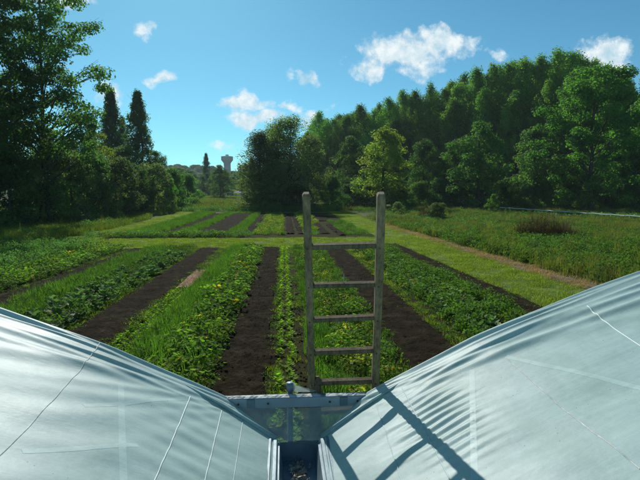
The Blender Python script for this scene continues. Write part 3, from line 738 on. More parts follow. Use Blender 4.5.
def plants(key, name, cells, smin, smax, label, cat, group, dz=.01):
    """one object per plant, sharing mesh data"""
    ms = PM[key]
    for (x, y) in cells:
        o = bpy.data.objects.new(name, ms[random.randrange(len(ms))]); COL.objects.link(o)
        s = random.uniform(smin, smax); o.location = (x, y, Tf(y) + dz); o.scale = (s, s, s * random.uniform(.85, 1.15)); o.rotation_euler = (0, 0, random.uniform(0, 6.28))
        o['label'] = label; o['category'] = cat; o['group'] = group
def grid(x0, x1, y0, y1, sx, sy, jit=.3, drop=0.0):
    out = []; y = y0
    while y < y1:
        x = x0
        while x <= x1 + 1e-6:
            if random.random() >= drop: out.append((x + random.uniform(-jit, jit) * sx, y + random.uniform(-jit, jit) * sy))
            x += sx
        y += sy
    return out

YN = 6.2
# squash row left of the wide soil strip
plants('squash', 'squash_plant', grid(-2.35, -1.75, YN, 34, .6, .55, .3), .75, 1.1, 'leafy squash plant in the row along the left side of the wide bare soil strip', 'squash plant', 'squash plants left of the wide soil strip')
# leeks
c = grid(-3.3, -2.7, YN, 25, .30, .27, .35)
plants('leek', 'leek_plant', c[:210], .8, 1.25, 'green leek plant in the grassy row between the seedlings and the squash', 'leek plant', 'leek plants in the second bed')
scatter('leek_rows', 'leek', [(x, y, 0.01) for x, y in c[210:]] + [(x, y, .01) for x, y in grid(-3.3, -2.6, 25, 34.2, .3, .3, .35)], .8, 1.25, 'far end of the leek rows in the second bed', 'leeks')
scatter('bed_weeds', 'herb', pts(-3.45, -2.3, YN, 34, 4.5), .45, .85, 'small leafy weeds among the leek plants', 'weeds')
# seedlings
plants('lettuce', 'lettuce_seedling', grid(-4.02, -3.6, 8, 19, .20, .26, .15, .1), .8, 1.3, 'small yellow-green seedling in the rows right of the second soil strip', 'seedling', 'seedlings right of the second soil strip')
plants('lettuce', 'lettuce_seedling', grid(-.12, .14, YN, 26, .26, .25, .2, .18), .7, 1.35, 'young lettuce in the two narrow rows right of the wide soil strip', 'lettuce', 'young lettuces right of the wide soil strip')
scatter('lettuce_rows', 'lettuce', [(x, y, .01) for x, y in grid(-.12, .14, 26, 34.2, .26, .25, .15)], .9, 1.7, 'far end of the young lettuce rows', 'lettuces')
scatter('edge_weeds', 'low', np.concatenate([pts(a_, b_, YN, 34.2, 9) for a_, b_ in ((-1.75, -1.35), (-.42, -.12), (-5.95, -5.5), (-4.4, -4.0), (-10.3, -9.9), (-9.15, -8.8), (2.3, 2.7), (3.95, 4.35), (7.05, 7.5), (8.1, 8.4))]), .45, 1.1, 'weeds creeping over the edges of the dug strips', 'weeds')
scatter('low_weeds', 'low', np.concatenate([pts(-4.1, -3.5, 8, 34, 6), pts(.5, .75, YN, 34, 8), pts(-.25, .45, 14, 34, 2.5), pts(4.15, 4.75, YN, 34, 5), pts(2.35, 2.65, 8, 34, 8), pts(4.0, 4.8, YN, 34, 9), pts(.15, .75, YN, 34, 6), pts(-.35, -.15, YN, 34, 7), pts(-1.7, -1.4, YN, 34, 6), pts(-5.95, -5.5, 8, 34, 7), pts(-4.35, -3.5, 8, 34, 8), pts(7.0, 7.35, 8, 34, 9)]), .5, 1.0, 'low weeds along the edges of the beds', 'weeds')
# bed behind the ladder
plants('leek', 'chard_plant', grid(.75, 1.1, YN, 20, .3, .3, .35), .6, .95, 'upright green plant in the row just right of the left ladder rail', 'leafy plant', 'upright plants behind the ladder')
plants('squashy', 'squash_plant', grid(1.35, 1.95, 7.5, 30, .55, .55, .35, .25), .55, .85, 'low yellow-green squash plant behind the ladder rungs', 'squash plant', 'yellowing squash plants behind the ladder')
scatter('mixed_greens', 'herb', np.concatenate([pts(.7, 2.45, YN, 34, 4.5), pts(1.9, 2.45, YN, 20, 3)]), .5, .9, 'mixed green plants filling the bed behind the ladder', 'leafy plants')
scatter('mixed_greens', 'carrot', pts(.7, 2.4, YN, 34, 4), .5, .9, 'feathery greens in the bed behind the ladder', 'leafy plants')
# bed right of soil strip four
plants('cabbage', 'cabbage_plant', grid(4.9, 6.0, 8, 33, .55, .6, .3, .15), .7, 1.1, 'blue-green cabbage in the bed between the two right soil strips', 'cabbage', 'cabbages in the right bed')
scatter('bean_plants', 'herb', pts(4.7, 7.05, YN, 34.2, 6), .6, 1.15, 'dense leafy bean plants in the bed between the two right soil strips', 'bean plants')
scatter('bean_plants', 'leek', pts(4.8, 7.0, YN, 34.2, 1.5), .6, 1.0, 'grassy weeds between the bean plants', 'weeds')
plants('squashy', 'squash_plant', grid(4.5, 5.2, 18, 33, .7, .7, .35, .25), .5, .8, 'yellow-green squash plant at the far left end of the right bed', 'squash plant', 'squash plants in the right bed')
# third bed (left)
plants('cabbage', 'cabbage_plant', grid(-7.3, -6.0, 9, 30, .62, .62, .3, .1), .9, 1.35, 'leafy cabbage in the rows left of the second soil strip', 'cabbage', 'cabbages left of the second soil strip')
scatter('mixed_greens', 'herb', pts(-7.6, -5.8, 8, 34, 4), .6, 1.0, 'green plants between the cabbages left of the second soil strip', 'leafy plants')
scatter('carrot_rows', 'carrot', pts(-8.95, -7.3, 8, 34, 5), .7, 1.3, 'dense grassy carrot tops in the bed left of the cabbages', 'carrots')
scatter('onion_rows', 'leek', pts(-8.9, -7.6, 8, 34, 2.5), .7, 1.1, 'taller green blades among the carrot tops', 'leeks')
scatter('bed_weeds', 'herb', pts(-8.95, -7.3, 8, 34, 4.5), .45, .9, 'small leafy weeds among the carrot tops', 'weeds')
# fourth bed (far left)
plants('squash', 'squash_plant', grid(-12.3, -10.8, 12, 34, .75, .75, .35, .05), .8, 1.15, 'yellow-green squash plant in the leftmost row before the dark plants', 'squash plant', 'squash plants in the leftmost bed')
scatter('dark_greens', 'herbdark', np.concatenate([pts(-24, -12.6, 10, 37, 2.6), pts(-20, -13, 26, 34, 1.2)]), .7, 1.35, 'dark bushy plants in the shaded left part of the garden', 'leafy plants')
scatter('mixed_greens', 'herb', pts(-13.2, -10.3, 12, 34.3, 2.4), .5, .9, 'green plants under the leftmost squash row', 'leafy plants')
# row along the cross path
plants('squash', 'squash_plant', grid(-15.5, -3.2, 43.2, 44.6, .95, 1.0, .3, .05), .9, 1.4, 'dark leafy plant in the row just beyond the cross path', 'leafy plant', 'plants in the row beyond the cross path')
scatter('dark_greens', 'herbdark', pts(-17, -3, 42.4, 45.6, 3), .6, 1.1, 'dark greens in the row just beyond the cross path', 'leafy plants')
# far block
scatter('far_bed_greens', 'leek', np.concatenate([pts(-15, -11.7, 46, 88, 5), pts(-10.1, -8.5, 46, 86, 4), pts(-5.2, -4, 46, 84, 4)]), .7, 1.2, 'bright green rows in the far beds beyond the cross path', 'vegetables')
scatter('far_bed_greens', 'squashy', np.concatenate([pts(-2.7, -.1, 45, 80, 2.2), pts(1.9, 3.3, 50, 84, 1.6), pts(2, 4.4, 60, 90, 1.2)]), .6, 1.0, 'yellow-green plants in the far beds beyond the cross path', 'vegetables')
scatter('far_bed_greens', 'carrot', np.concatenate([pts(-15, -11.7, 45, 88, 2), pts(-10.1, -8.5, 45, 88, 2), pts(-5.2, -4, 45, 88, 2), pts(-3, 0, 45, 88, 1), pts(1.9, 3.3, 45, 88, 2), pts(5.7, 8, 45, 66, 2), pts(-8.3, -5.4, 84, 90, 2)]), .7, 1.1, 'low greens over the far beds', 'vegetables')
# mown paths and verges
scatter('mown_grass', 'grass', np.concatenate([pts(8.2, 11.45, YN, 34.5, 8), pts(-18, 12, 34.4, 42, 6.5), pts(8.2, 11.9, 42, 92, 4), pts(-18.4, -15, 42, 100, 4)]), .7, 1.2, 'short mown grass of the paths', 'grass')
scatter('straw', 'straw', pts(11.4, 12.6, 8, 60, 8), .6, 1.2, 'dry yellow grass along the right edge of the mown path', 'dry grass')
scatter('grass_fringe', 'grass', np.concatenate([pts(7.3, 7.5, 8, 34, 6), pts(-1.65, -1.45, YN, 34, 6), pts(-4.3, -4.1, 8, 34, 6), pts(-5.9, -5.6, 8, 34, 8), pts(2.4, 2.6, 7, 34, 6), pts(4.0, 4.2, 7, 34, 6), pts(-9.0, -8.8, 9, 34, 6)]), .5, 1.0, 'grass fringe along the edges of the soil strips', 'grass')
# meadows
scatter('meadow_grass', 'meadow', np.concatenate([pts(12.6, 30, 12, 60, 1.8, patch=4), pts(12.4, 62, 50, 100, .9, patch=6), pts(30, 45, 30, 60, 1.0)]), .7, 1.35, 'rough meadow of tall weeds and grass right of the mown path', 'meadow')
scatter('meadow_weeds', 'herb', np.concatenate([pts(12.6, 32, 12, 60, 3.2, patch=2.5), pts(12.6, 32, 12, 60, 1.5), pts(13, 62, 55, 98, 1.3, patch=4)]), .8, 1.7, 'leafy weeds in the rough meadow', 'weeds')
scatter('meadow_weeds', 'tall', pts(12.6, 26, 10, 50, 1.0, patch=3), .8, 1.5, 'tall green weeds in the rough meadow', 'weeds')
scatter('left_meadow_grass', 'tall', np.concatenate([pts(-60, -18.5, 36, 74, 1.3), pts(-45, -19, 60, 100, .7), pts(-26, -18, 34, 60, 1.2)]), .8, 1.4, 'rough grass in front of the left hedgerow', 'grass')
scatter('left_meadow_grass', 'meadow', pts(-30, -18.4, 40, 56, 1.0), .7, 1.1, 'tan grass in front of the left hedgerow', 'grass')
scatter('far_meadow_grass', 'far', np.concatenate([pts(-60, -8, 98, 260, .55), pts(-10, 12, 92, 112, .8)]), .7, 1.3, 'tan and green meadow below the water tower', 'meadow')
scatter('far_meadow_edge', 'herbdark', np.concatenate([pts(-22, 10, 90, 95, 1.4)]), 1.0, 1.8, 'dark weeds along the far edge of the garden', 'weeds')
# clods on the dug strips
scatter('soil_clods', 'clod', np.concatenate([pts(-1.5, -.3, 6, 26, 55, .03), pts(-5.6, -4.25, 8, 26, 28, .03), pts(2.55, 4.05, 6, 26, 35, .03), pts(-10, -9, 14, 28, 12, .03), pts(7.35, 8.2, 10, 28, 20, .03), pts(.15, .5, 6, 20, 40, .01), pts(-4.1, -3.5, 8, 18, 30, .01)]), .012, .042, 'clods of dug earth on the bare strips', 'soil clods')
scatter('dry_litter', 'straw', np.concatenate([pts(-1.5, -.3, 6, 30, 1.2, .03), pts(-5.6, -4.2, 8, 30, .8, .03), pts(2.6, 4.0, 6, 30, 1.2, .03), pts(.1, .7, 6, 25, 3, .01)]), .10, .28, 'wisps of dry straw on the dug strips', 'straw')
scatter('stray_weeds', 'low', np.concatenate([pts(-1.5, -.3, 6, 34, .5, .02), pts(-5.6, -4.2, 8, 34, .7, .02), pts(2.6, 4.0, 6, 34, .5, .02), pts(7.3, 8.2, 9, 34, .8, .02), pts(-8.3, -5.4, 46, 84, .3, .02)]), .25, .6, 'stray weeds on the dug strips', 'weeds')
# russet scrub in the right meadow
for (px, py, s, lb) in [(540, 237, 1.35, 'large russet-brown bushy weed in the right meadow'), (562, 237, .9, 'smaller russet weed right of the large russet one'), (430, 218, 1.2, 'brownish weed beside the mown path near the pale bush')]:
    g = ground_hit(px, py + 2)
    b = link('russet_weed', None, loc=(g.x, g.y, g.z)); tag(b, lb, 'weed')
    for q in range(16):
        link('stalk_clump', PM['russet'][q % 3], b, loc=((q_x := random.uniform(-1.2, 1.2)) * s, random.uniform(-.8, .8) * s, 0), rot=(0, 0, random.uniform(0, 6)), sc=(s, s, s * (1.45 - .6 * q_x * q_x) * random.uniform(.9, 1.1)))
scatter('meadow_weeds', 'herbdark', np.concatenate([pts(12.8, 32, 13, 70, .35, patch=3), pts(20, 62, 56, 98, .25, patch=5)]), .7, 1.7, 'dark weed clumps in the rough meadow', 'weeds')
scatter('meadow_weeds', 'squash', pts(16, 60, 44, 96, .22, patch=7), .7, 1.3, 'light green leafy weeds in the rough meadow', 'weeds')
scatter('seed_heads', 'russet', pts(12.7, 22, 12, 48, .22, patch=2), .35, .75, 'brown seed heads standing over the meadow beside the path', 'seed heads')
scatter('meadow_weeds', 'herbdark', pts(-50, -19, 38, 74, .3, patch=4), .8, 1.8, 'dark weed clumps in front of the left hedgerow', 'weeds')
scatter('tall_weeds', 'stalk', np.concatenate([pts(12.7, 24, 12, 48, .8, patch=2), pts(24, 58, 40, 96, .22, patch=5), pts(-46, -19, 38, 76, .3, patch=4)]), .55, 1.15, 'tall upright weeds standing above the rough grass', 'weeds')
# cabbage rows to the right, seen small
scatter('far_cabbage_rows', 'cabbage', [(x, y, Tf(y)) for x, y in grid(40, 62, 68, 76, .8, 1.5, .2)], 1.3, 2.0, 'blue-green cabbage rows at the right edge of the photo', 'cabbages')
scatter('far_bean_rows', 'herb', np.concatenate([pts(24, 60, 55, 57.5, 3), pts(20, 50, 40, 42, 2), pts(30, 64, 78, 80, 2)]), 1.0, 1.6, 'green crop rows crossing the right meadow', 'crops')
# long pale crop cover in front of the wood
b = MB(); A = ground_hit(500, 210); B_ = ground_hit(612, 219)
A = Vector((A.x, 88, Tf(88))); xa = plY(500, 207, 88).x; B0 = plY(650, 220, 62)
pa = Vector((xa, 88, Tf(88))); pb = Vector((B0.x, 62, Tf(62)))
n = 40; Vc = []; Fc = []
side = (pb - pa).normalized().cross(Vector((0, 0, 1)))
for k in range(n + 1):
    c_ = pa.lerp(pb, k / n); c_.z = Tf(c_.y); hh_ = .78 - .06 * abs(math.sin(k * math.pi / 4)) + .12 * (1 - k / n)
    for q in range(7):
        a = math.pi * q / 6; Vc.append(c_ + side * math.cos(a) * .10 + Vector((0, 0, hh_ - .09 + math.sin(a) * .09)))
for k in range(n):
    for q in range(6): Fc.append((k * 7 + q, k * 7 + q + 1, (k + 1) * 7 + q + 1, (k + 1) * 7 + q))
e = link('crop_cover', None, loc=(0, 0, 0)); tag(e, 'long thin pale netting line on hoops in front of the wood', 'crop cover')
b.add(Vc, Fc); b.build('netting', MT['fleece'], e, True)
for k in range(0, n + 1, 4):
    c_ = pa.lerp(pb, k / n); c_.z = Tf(c_.y)
    MB().tube([c_ + side * .17 - Vector((0, 0, .05)), c_ + side * .17 + Vector((0, 0, .5)), c_ + Vector((0, 0, .78)), c_ - side * .17 + Vector((0, 0, .5)), c_ - side * .17 - Vector((0, 0, .05))], .02, 5).build('hoop', MT['galv'], e)

# ------------------------------------------------------------------ the twin polytunnel under the camera
XG, D = .08, 3.15
def fr(r):
    r = np.asarray(r, float)
    z = 2.055 + .517 * r - .041 * r * r
    rr_ = np.clip(r - 2.6, 0, None); z = z - .028 * rr_ ** 2.6
    return z
AP = 4.1     # the crown of each span
def F0(r):
    r = np.asarray(r, float); return fr(np.where(r > AP, 2 * AP - r, r))
def folds(r, v, side):
    """height added by the pulls and folds of the sheet; r out from the gutter, v back from the end hoop"""
    r = np.asarray(r, float); v = np.asarray(v, float)
    dr = np.maximum(r - .25, .02); th = np.arctan2(v, dr); q = np.hypot(dr, v)
    amp = np.clip(q * 1.1, 0, 1) * np.exp(-q / 3.4)
    z = np.zeros(np.broadcast(r, v).shape)
    sets = {-1: [(.10, .030, .011), (.20, .035, .016), (.31, .045, .017), (.45, .05, .018), (.60, .06, .016), (.80, .07, .012), (1.02, .07, .008)],
            1: [(.09, .028, .013), (.17, .03, .018), (.27, .04, .016), (.40, .05, .010), (.62, .06, .006), (.9, .07, .004)]}[side]
    for k, (t0, wd, a) in enumerate(sets):
        tt = t0 + .03 * np.sin(q * 2.3 + k * 1.7) - .02 * q
        z = z + (.62 if side == -1 else .9) * a * amp * np.exp(-((th - tt) / wd) ** 2)
    # tight gathers against the end hoop
    for k, (v0, wd, a) in enumerate([(.03, .012, .010), (.065, .013, .012), (.11, .018, .014), (.17, .022, .012)]):
        vv = v0 + .012 * np.sin(r * 3.1 + k * 2 + side) + .02 * r * (k > 1)
        z = z + a * np.exp(-((v - vv) / wd) ** 2) * (.6 + .4 * np.sin(r * 5 + k))
    k_ = np.clip((r - .35) / .8, 0, 1)
    z = z + (.040 if side == 1 else .022) * k_ * (np.exp(-(v / (.10 + .05 * r)) ** 2) - 1 * 0)
    z = z + (.016 if side == 1 else .010) * k_ * np.exp(-((v - .20 - .06 * r) / .035) ** 2)
    # end bead over the hoop
    z = z + .018 * np.exp(-(v / .022) ** 2)
    # broad sag between inner hoops
    z = z + .012 * np.cos(v * 2 * math.pi / 1.9) * np.clip(r - .2, 0, 1)
    # slack ripples
    z = z + .0035 * np.sin(v * 11 + 2.2 * np.sin(r * 1.6) + r * 3) * np.clip(v, 0, 1) + .002 * np.sin(v * 23 - r * 9)
    if side == 1:      # puckers beside the stitched line, near the ladder's shadow
        m_ = np.exp(-((r - .74) / .16) ** 2) * np.exp(-((v - .62) / .34) ** 2)
        z = z + .0075 * m_ * np.sin(v * 96 + r * 8 + 1.5 * np.sin(r * 9))
        z = z + .004 * np.exp(-((r - .5) / .12) ** 2) * np.sin(v * 40 + r * 14) * np.exp(-((v - .5) / .5) ** 2)
    else:
        m_ = np.exp(-((r - .55) / .2) ** 2) * np.exp(-((v - .7) / .5) ** 2)
        z = z + .003 * m_ * np.sin(v * 55 + r * 12)
    return z
rg = np.concatenate([np.linspace(.125, 3.2, 420), np.linspace(3.25, 2 * AP - .1, 60)])
vg = np.concatenate([np.linspace(0, .28, 60), np.linspace(.285, 1.3, 190), np.linspace(1.31, 3.4, 190), np.linspace(3.5, 10, 50)])
RG, VG = np.meshgrid(rg, vg)
green = link('polytunnel', None, loc=(XG, 0, 0)); tag(green, 'twin-span polytunnel with pale blue-white polythene roofs and a gutter between them', 'polytunnel')
filmobj = {}
for side in (-1, 1):
    VR = VG + .27 * np.clip(1 - (RG - .125) / .33, 0, 1) * np.exp(-VG / .8)      # the corner by the gutter is cut back
    Z = F0(RG) + folds(RG, VR, side)
    X = side * RG; Y = D - VR
    V = np.stack([X, Y, Z], -1)
    # the sheet turns down over the end hoop
    lips = []
    for (dy, dz) in ((.035, -.004), (.052, -.03), (.055, -.30)):
        l = V[0].copy(); l[:, 1] += dy; l[:, 2] = F0(rg) + dz * np.clip((rg - .3) / .4 + .1, .1, 1) + .01 * np.sin(rg * 17) * (dz < -.1); lips.insert(0, l)
    V = np.concatenate([np.array(lips), V]); nr = V.shape[0]; nc = len(rg)
    i = np.arange(nr - 1)[:, None] * nc + np.arange(nc - 1)[None]
    Q = np.stack([i, i + 1, i + nc + 1, i + nc], -1).reshape(-1, 4)
    if side == 1: Q = Q[:, ::-1]
    o = link('roof_film', mesh('roof_film', V.reshape(-1, 3), mats=MT['film'], quads=Q[:, ::-1] if side == -1 else Q[:, ::-1], smooth=True), green)
    o['label'] = 'left polythene roof sheet' if side < 0 else 'right polythene roof sheet with the ladder shadow'
    filmobj[side] = o
    # hoops under the film
    for hy in (D - .0, D - 1.95, D - 3.9, D - 5.85, D - 7.8):
        rs = np.linspace(.47 if hy == D else .14, 2 * AP - .14, 30)
        off = -.045
        MB().tube([(side * a_, hy, float(F0(a_)) + off) for a_ in rs], .026, 8).build('hoop', MT['galv'], green, True)
    # outer wall posts and gable end sheet
    for hy in (D, D - 3.9, D - 7.8):
        MB().tube([(side * (2 * AP - .14), hy, -.02), (side * (2 * AP - .14), hy, 2.1)], .03, 8).build('post', MT['galv'], green, True)
    rs = np.linspace(.46, 2 * AP - .1, 40); Vg = []
    for a_ in rs: Vg += [(side * a_, D + .058, 0), (side * a_, D + .058 + .006 * math.sin(a_ * 9), float(F0(a_)) - .06)]
    Fg = [(2 * k, 2 * k + 2, 2 * k + 3, 2 * k + 1) for k in range(39)]
    b = MB(); b.add(Vg, Fg); b.build('gable_film', MT['film'], green)
    b = MB(); b.add([(side * (2 * AP - .1), D + .05, 0), (side * (2 * AP - .1), D - 10, 0), (side * (2 * AP - .1), D - 10, 2.09), (side * (2 * AP - .1), D + .05, 2.09)], [(0, 1, 2, 3)]); b.build('side_film', MT['film'], green)

def on_film(px, py):
    r_ = dirpx(px, py); a = .4
    while a < 12:
        P = Vector((0, 0, H)) + r_ * a
        rel = P.x - XG
        if P.z < float(F0(abs(rel))) : break
        a += .004
    return P
def ribbon(name, pix, wid, m, up=.004, thick=.0, n=60):
    """a strip lying on the sheet through the given points"""
    P = [on_film(*p) for p in pix]
    side = 1 if P[0].x > XG else -1
    ts = np.linspace(0, len(P) - 1, n); pr = []
    for t_ in ts:
        i_ = min(int(t_), len(P) - 2); q = P[i_].lerp(P[i_ + 1], t_ - i_); pr.append((q.x - XG, q.y))
    V = []; F = []
    for k, (x, y) in enumerate(pr):
        x2, y2 = pr[min(k + 1, n - 1)]; x1, y1 = pr[max(k - 1, 0)]
        d = Vector((x2 - x1, y2 - y1, 0)).normalized(); s = Vector((-d.y, d.x, 0))
        for o_, dz in ((-.5, .0006), (-.3, up), (.3, up), (.5, .0006)):
            xx = x + s.x * wid * o_; yy = y + s.y * wid * o_
            V.append((xx, yy, float(F0(abs(xx)) + folds(abs(xx), D - yy, side)) + dz))
    for k in range(n - 1):
        for q in range(3): F.append((k * 4 + q, k * 4 + q + 1, k * 4 + q + 5, k * 4 + q + 4))
    b = MB(); b.add(V, F); return b.build(name, MT[m], green, True)
ribbon('seam_cord', [(100, 351), (52, 401), (-30, 484)], .0055, 'cord', .003).__setitem__('label', 'long pale cord on the left sheet')
ribbon('seam_tape', [(191, 398), (153, 484), (138, 520)], .007, 'tape', .003)
ribbon('seam_tape', [(222, 412), (204, 484), (196, 520)], .006, 'tape', .003)
ribbon('seam_tape', [(243, 421), (233, 484)], .004, 'tape', .003)
ribbon('seam_cord', [(506, 359), (560, 404), (640, 470)], .0055, 'cord', .003).__setitem__('label', 'long pale cord on the right sheet')
ribbon('seam_tape', [(587, 312), (640, 345), (700, 380)], .008, 'tape', .003)
ribbon('seam_tape', [(402, 390), (428, 436), (452, 484)], .006, 'tape', .003)
ribbon('seam_tape', [(376, 405), (397, 466), (404, 490)], .005, 'tape', .003)
ribbon('pale_line', [(121, 386), (122, 430), (124, 490)], .03, 'pale_line', .0006)  # bright lines on the sheets, drawn as thin strips of lighter film colour
ribbon('pale_line', [(84, 405), (122, 404), (190, 400)], .03, 'pale_line', .0006)
ribbon('pale_line', [(22, 449), (80, 447), (138, 445)], .03, 'pale_line', .0006)
ribbon('pale_line', [(472, 372), (473, 420), (475, 490)], .03, 'pale_line', .0006)
ribbon('pale_line', [(506, 358), (570, 370), (650, 387)], .03, 'pale_line', .0006)

# gutter
def prism(sec, y0, y1):
    n_ = len(sec); V = [(x, y0, z) for x, z in sec] + [(x, y1, z) for x, z in sec]
    F = [(i, (i + 1) % n_, n_ + (i + 1) % n_, n_ + i) for i in range(n_)] + [tuple(range(n_ - 1, -1, -1)), tuple(range(n_, 2 * n_))]
    return V, F
GB = plY(300, 461, 2.9).z
sec = [(-.128, 2.115), (-.115, 2.115), (-.095, GB), (.095, GB), (.115, 2.115), (.128, 2.115), (.105, GB - .012), (-.105, GB - .012)]
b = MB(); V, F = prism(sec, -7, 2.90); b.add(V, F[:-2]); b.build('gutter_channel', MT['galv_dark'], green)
b = MB(); b.box((0, 2.903, (2.113 + GB) / 2 - .004), (.226, .006, 2.113 - GB + .01)); b.build('gutter_end_plate', MT['galv_dark'], green)
for s in (-1, 1):
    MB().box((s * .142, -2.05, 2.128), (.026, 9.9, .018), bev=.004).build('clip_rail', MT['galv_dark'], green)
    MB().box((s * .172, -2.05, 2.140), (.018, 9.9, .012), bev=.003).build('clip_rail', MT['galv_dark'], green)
b = MB(); r = random.Random(3)
for k in range(150):
    cx_, cy_ = r.gauss(-.002, .03), r.gauss(2.76, .06); s = r.uniform(.006, .02)
    V = [(cx_ + r.uniform(-s, s), cy_ + r.uniform(-s, s), GB + .002 + r.uniform(0, .03)) for _ in range(4)]
    b.add(V, [(0, 1, 2), (0, 2, 3), (0, 3, 1), (1, 3, 2)])
o = b.build('leaf_litter', MT['litter']); o.location = (XG, 0, 0); stuff(o, 'wet pale leaf litter lying in the gutter', 'leaf litter')
# end beam with a gritty top
MB().box((0, D + .005, 2.262), (.93, .05, .070), bev=.004).build('end_beam', MT['galv'], green)
b = MB(); nn = 60
V = []; F = []
for k in range(nn + 1):
    x = -.475 + .95 * k / nn
    for q, y in enumerate((-.024, -.008, .012, .03)): V.append((x, D + .005 + y, 2.2985 + (r.uniform(.001, .009) if q in (1, 2) else .0)))
for k in range(nn):
    for q in range(3): F.append((k * 4 + q, (k + 1) * 4 + q, (k + 1) * 4 + q + 1, k * 4 + q + 1))
b.add(V, F); b.build('film_hem', MT['dirt_top'], green)
# clear sheet hanging between the end beam and the gutter
V = []; F = []; nu, nv = 90, 14
for a in range(nu + 1):
    for c_ in range(nv + 1):
        u_ = a / nu * 2 - 1; f = c_ / nv
        wtop, wbot = .44, .135; x = u_ * (wtop + (wbot - wtop) * f)
        y = D - .02 + (2.905 - D + .02) * f; z = 2.225 + (2.118 - 2.225) * f
        z += (.008 * math.sin(u_ * 9 + f * 3) + .007 * math.sin(u_ * 24 * (1.2 - .5 * f))) * math.sin(math.pi * f) + (abs(u_) ** 2) * .03 * (1 - f)
        V.append((x, y, z))
for a in range(nu):
    for c_ in range(nv): F.append((a * (nv + 1) + c_, (a + 1) * (nv + 1) + c_, (a + 1) * (nv + 1) + c_ + 1, a * (nv + 1) + c_ + 1))
b = MB(); b.add(V, F); b.build('clear_film_flap', MT['clearfilm'], green, True)
# gathered folds of film at the two lower corners
for s in (-1, 1):
    for q in range(5):
        p0 = Vector((s * .135, 2.90 + .005 * q, 2.128 + .004 * q)); p1 = Vector((s * (.40 + .10 * q), D - .03 - .045 * (4 - q) * .6, 0)); p1.z = float(F0(abs(p1.x))) + .012
        mid = p0.lerp(p1, .5) + Vector((0, 0, -.004 + .004 * q)); ra = .006 + .0012 * (q % 3)
        MB().tube([p0, p0.lerp(mid, .5), mid, mid.lerp(p1, .5), p1, p1 + (p1 - mid) * .9 + Vector((0, 0, -.02))], [.004, ra, ra * 1.1, ra, ra * .8, .002], 6).build('film_fold', MT['film'], green, True)
# posts
pz = plY(290, 383, D + .07)
MB().tube([(pz.x - XG, D + .075, -.1), (pz.x - XG, D + .075, pz.z - .03)], .019, 12).build('post', MT['galv_dark'], green, True)
MB().tube([(pz.x - XG, D + .075, pz.z - .055), (pz.x - XG, D + .075, pz.z)], .025, 12).build('post_cap', MT['galv_dark'], green, True)
b = MB(); q = plY(299, 388, D + .06)
b.add([(pz.x - XG + .02, D + .06, 2.365), (pz.x - XG + .045, D + .05, 2.35), (.10, D + .045, 2.305), (pz.x - XG + .02, D + .05, 2.305), (.13, D + .07, 2.302)], [(0, 3, 2, 1), (1, 2, 4)]); b.build('film_scrap', MT['clearfilm'], green)

# ------------------------------------------------------------------ wooden post beside the ladder
pz = plY(317.5, 377, D + .09)
e = link('wooden_post', None, loc=(pz.x, D + .10, 0)); tag(e, 'dark brown wooden post just inside the left ladder rail', 'post')
MB().box((0, 0, (pz.z - .05) / 2 - .1), (.05, .05, pz.z - .05 + .2), bev=.006).build('shaft', MT['wood_dark'], e)
MB().lathe([(.020, pz.z - .052), (.031, pz.z - .045), (.031, pz.z - .022), (.014, pz.z - .006), (.013, pz.z)], n=12).build('cap', MT['wood_dark'], e, True)

# ------------------------------------------------------------------ the ladder
lad = link('ladder', None, loc=(.36, 4.0, 0)); tag(lad, 'weathered grey wooden ladder leaning on the end of the polytunnel gutter', 'ladder')
LS = 1.072
def lsc(x, y, z): return Vector((x * LS, y * LS, H + (z - H) * LS))
TL, TR = lsc(.118, 2.677, 3.611), lsc(.517, 2.648, 3.611); BL_, BR = lsc(.17, 3.071, 2.368), lsc(.569, 3.043, 2.38)
def ext(a, b_): 
    d = (b_ - a) / (a.z - b_.z); return a + d * (a.z)          # down to the ground
base_ = lad.location
rl = []
for (a, b_, w_) in ((TL, BL_, .044), (TR, BR, .047)):
    foot = ext(a, b_); d = (a - foot); ln_ = d.length; zax = d.normalized(); xax = (TR - TL).normalized(); yax = zax.cross(xax).normalized(); xax = yax.cross(zax)
    rot = Matrix((xax, yax, zax)).transposed()
    V = []; F = []; K = 26; r = random.Random(int(w_ * 1000))
    hx, hy = w_ / 2, .032
    for k in range(K + 1):
        f = k / K; q = 1 + .04 * math.sin(f * 23) + r.uniform(-.02, .02); bx_ = .004
        if k == K: q *= .72
        xo = .003 * math.sin(f * 9); 
        for (x, y) in ((-hx + bx_, -hy), (hx - bx_, -hy), (hx, -hy + bx_), (hx, hy - bx_), (hx - bx_, hy), (-hx + bx_, hy), (-hx, hy - bx_), (-hx, -hy + bx_)):
            zz = f * ln_ - (.012 if k == K else 0) + (.004 * (x > 0) if k == K else 0) + (.014 if k == K - 1 and K > 0 else 0) * 0
            V.append(foot + rot @ Vector((x * q + xo, y * q, zz if k < K else ln_)) - base_)
    # squared, slightly worn top: the last ring sits 12 mm above the one before
    n8 = 8
    pre = [foot + rot @ Vector((x, y, ln_ - .014)) - base_ for (x, y) in ((-hx + .004, -hy), (hx - .004, -hy), (hx, -hy + .004), (hx, hy - .004), (hx - .004, hy), (-hx + .004, hy), (-hx, hy - .004), (-hx, -hy + .004))]
    V = V[:K * 8] + pre + V[K * 8:]
    for k in range(K + 1):
        for i_ in range(8):
            j_ = (i_ + 1) % 8; F.append((k * 8 + i_, k * 8 + j_, k * 8 + 8 + j_, k * 8 + 8 + i_))
    F.append(tuple(range(7, -1, -1))); F.append(tuple(range((K + 1) * 8, (K + 2) * 8)))
    o = link('rail', None, lad) if False else None
    b = MB(); b.add(V, F); b.build('rail', MT['wood'], lad)
    rl.append((a, foot, rot, ln_))
tot = (TL - BL_).length
ks = [.24, .426, .603, .78, .955] + [.955 + .18 * k for k in range(1, 10)]
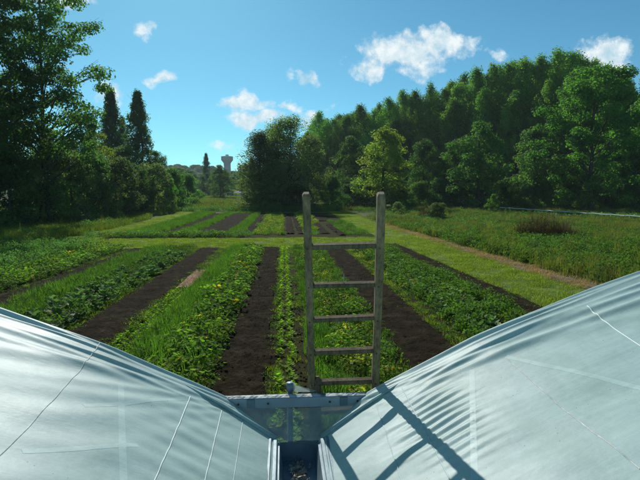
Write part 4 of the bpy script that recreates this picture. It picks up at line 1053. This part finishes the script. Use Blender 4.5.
for k, f in enumerate(ks):
    pl = TL + (BL_ - TL) * f; pr_ = TR + (BR - TR) * (f - .006 + .004 * math.sin(k * 2.1))
    if pl.z < .12: break
    d = (pr_ - pl).normalized(); rot = rl[0][2]; yv = rot.col[1]; zv = rot.col[2]
    zv2 = d.cross(yv).normalized(); zv2 = zv2 if zv2.z > 0 else -zv2
    rm = Matrix((d, -d.cross(zv2).normalized() * -1, zv2)).transposed()
    mid = (pl + pr_) / 2; ln2 = (pr_ - pl).length - .036
    MB().box(mid - base_, (ln2, .042, .031 + .003 * math.sin(k * 5)), rm, bev=.005).build('rung', MT['wood_dark'], lad)
pn = (TL + (BL_ - TL) * .426).lerp(TR + (BR - TR) * .42, .5)
MB().tube([pn - base_ + Vector((0, 0, .01)), pn - base_ + Vector((.002, 0, .065))], .0022, 6).build('nail', MT['galv'], lad)

# ------------------------------------------------------------------ the air between here and the hill
b = MB(); b.box((0, 760, 58), (3300, 1680, 122))
hz_ = b.build('haze', None); hz_['kind'] = 'stuff'; hz_['label'] = 'thin pale haze over the whole landscape'
m, t, out = mat('haze'); pv = t.nodes.new('ShaderNodeVolumePrincipled'); pv.inputs['Density'].default_value = .00016; pv.inputs['Color'].default_value = (.75, .92, 1, 1); pv.inputs['Anisotropy'].default_value = .2
t.links.new(pv.outputs[0], out.inputs['Volume']); hz_.data.materials.append(m)

for f in ks[:6]:
    for (a_, b_) in ((TL, BL_), (TR, BR)):
        q_ = a_ + (b_ - a_) * f; yv = rl[0][2].col[1]
        c_ = q_ - yv * .0325 - base_
        if (c_ + yv * .02 - (q_ - base_)).dot(Vector((0, 1, 0))) > 0: c_ = q_ + yv * .0325 - base_
        MB().tube([c_, c_ + (c_ - (q_ - base_)).normalized() * .003], .0045, 8).build('nail', MT['rust'], lad)
for x in (-.38, -.19, .21, .39):
    MB().tube([(x, D - .021, 2.262), (x, D - .026, 2.262)], .007, 8).build('screw', MT['rust'], green)
for x in (-.30, .30):
    MB().box((x, D - .023, 2.262), (.05, .005, .060), bev=.002).build('bracket', MT['galv_dark'], green)
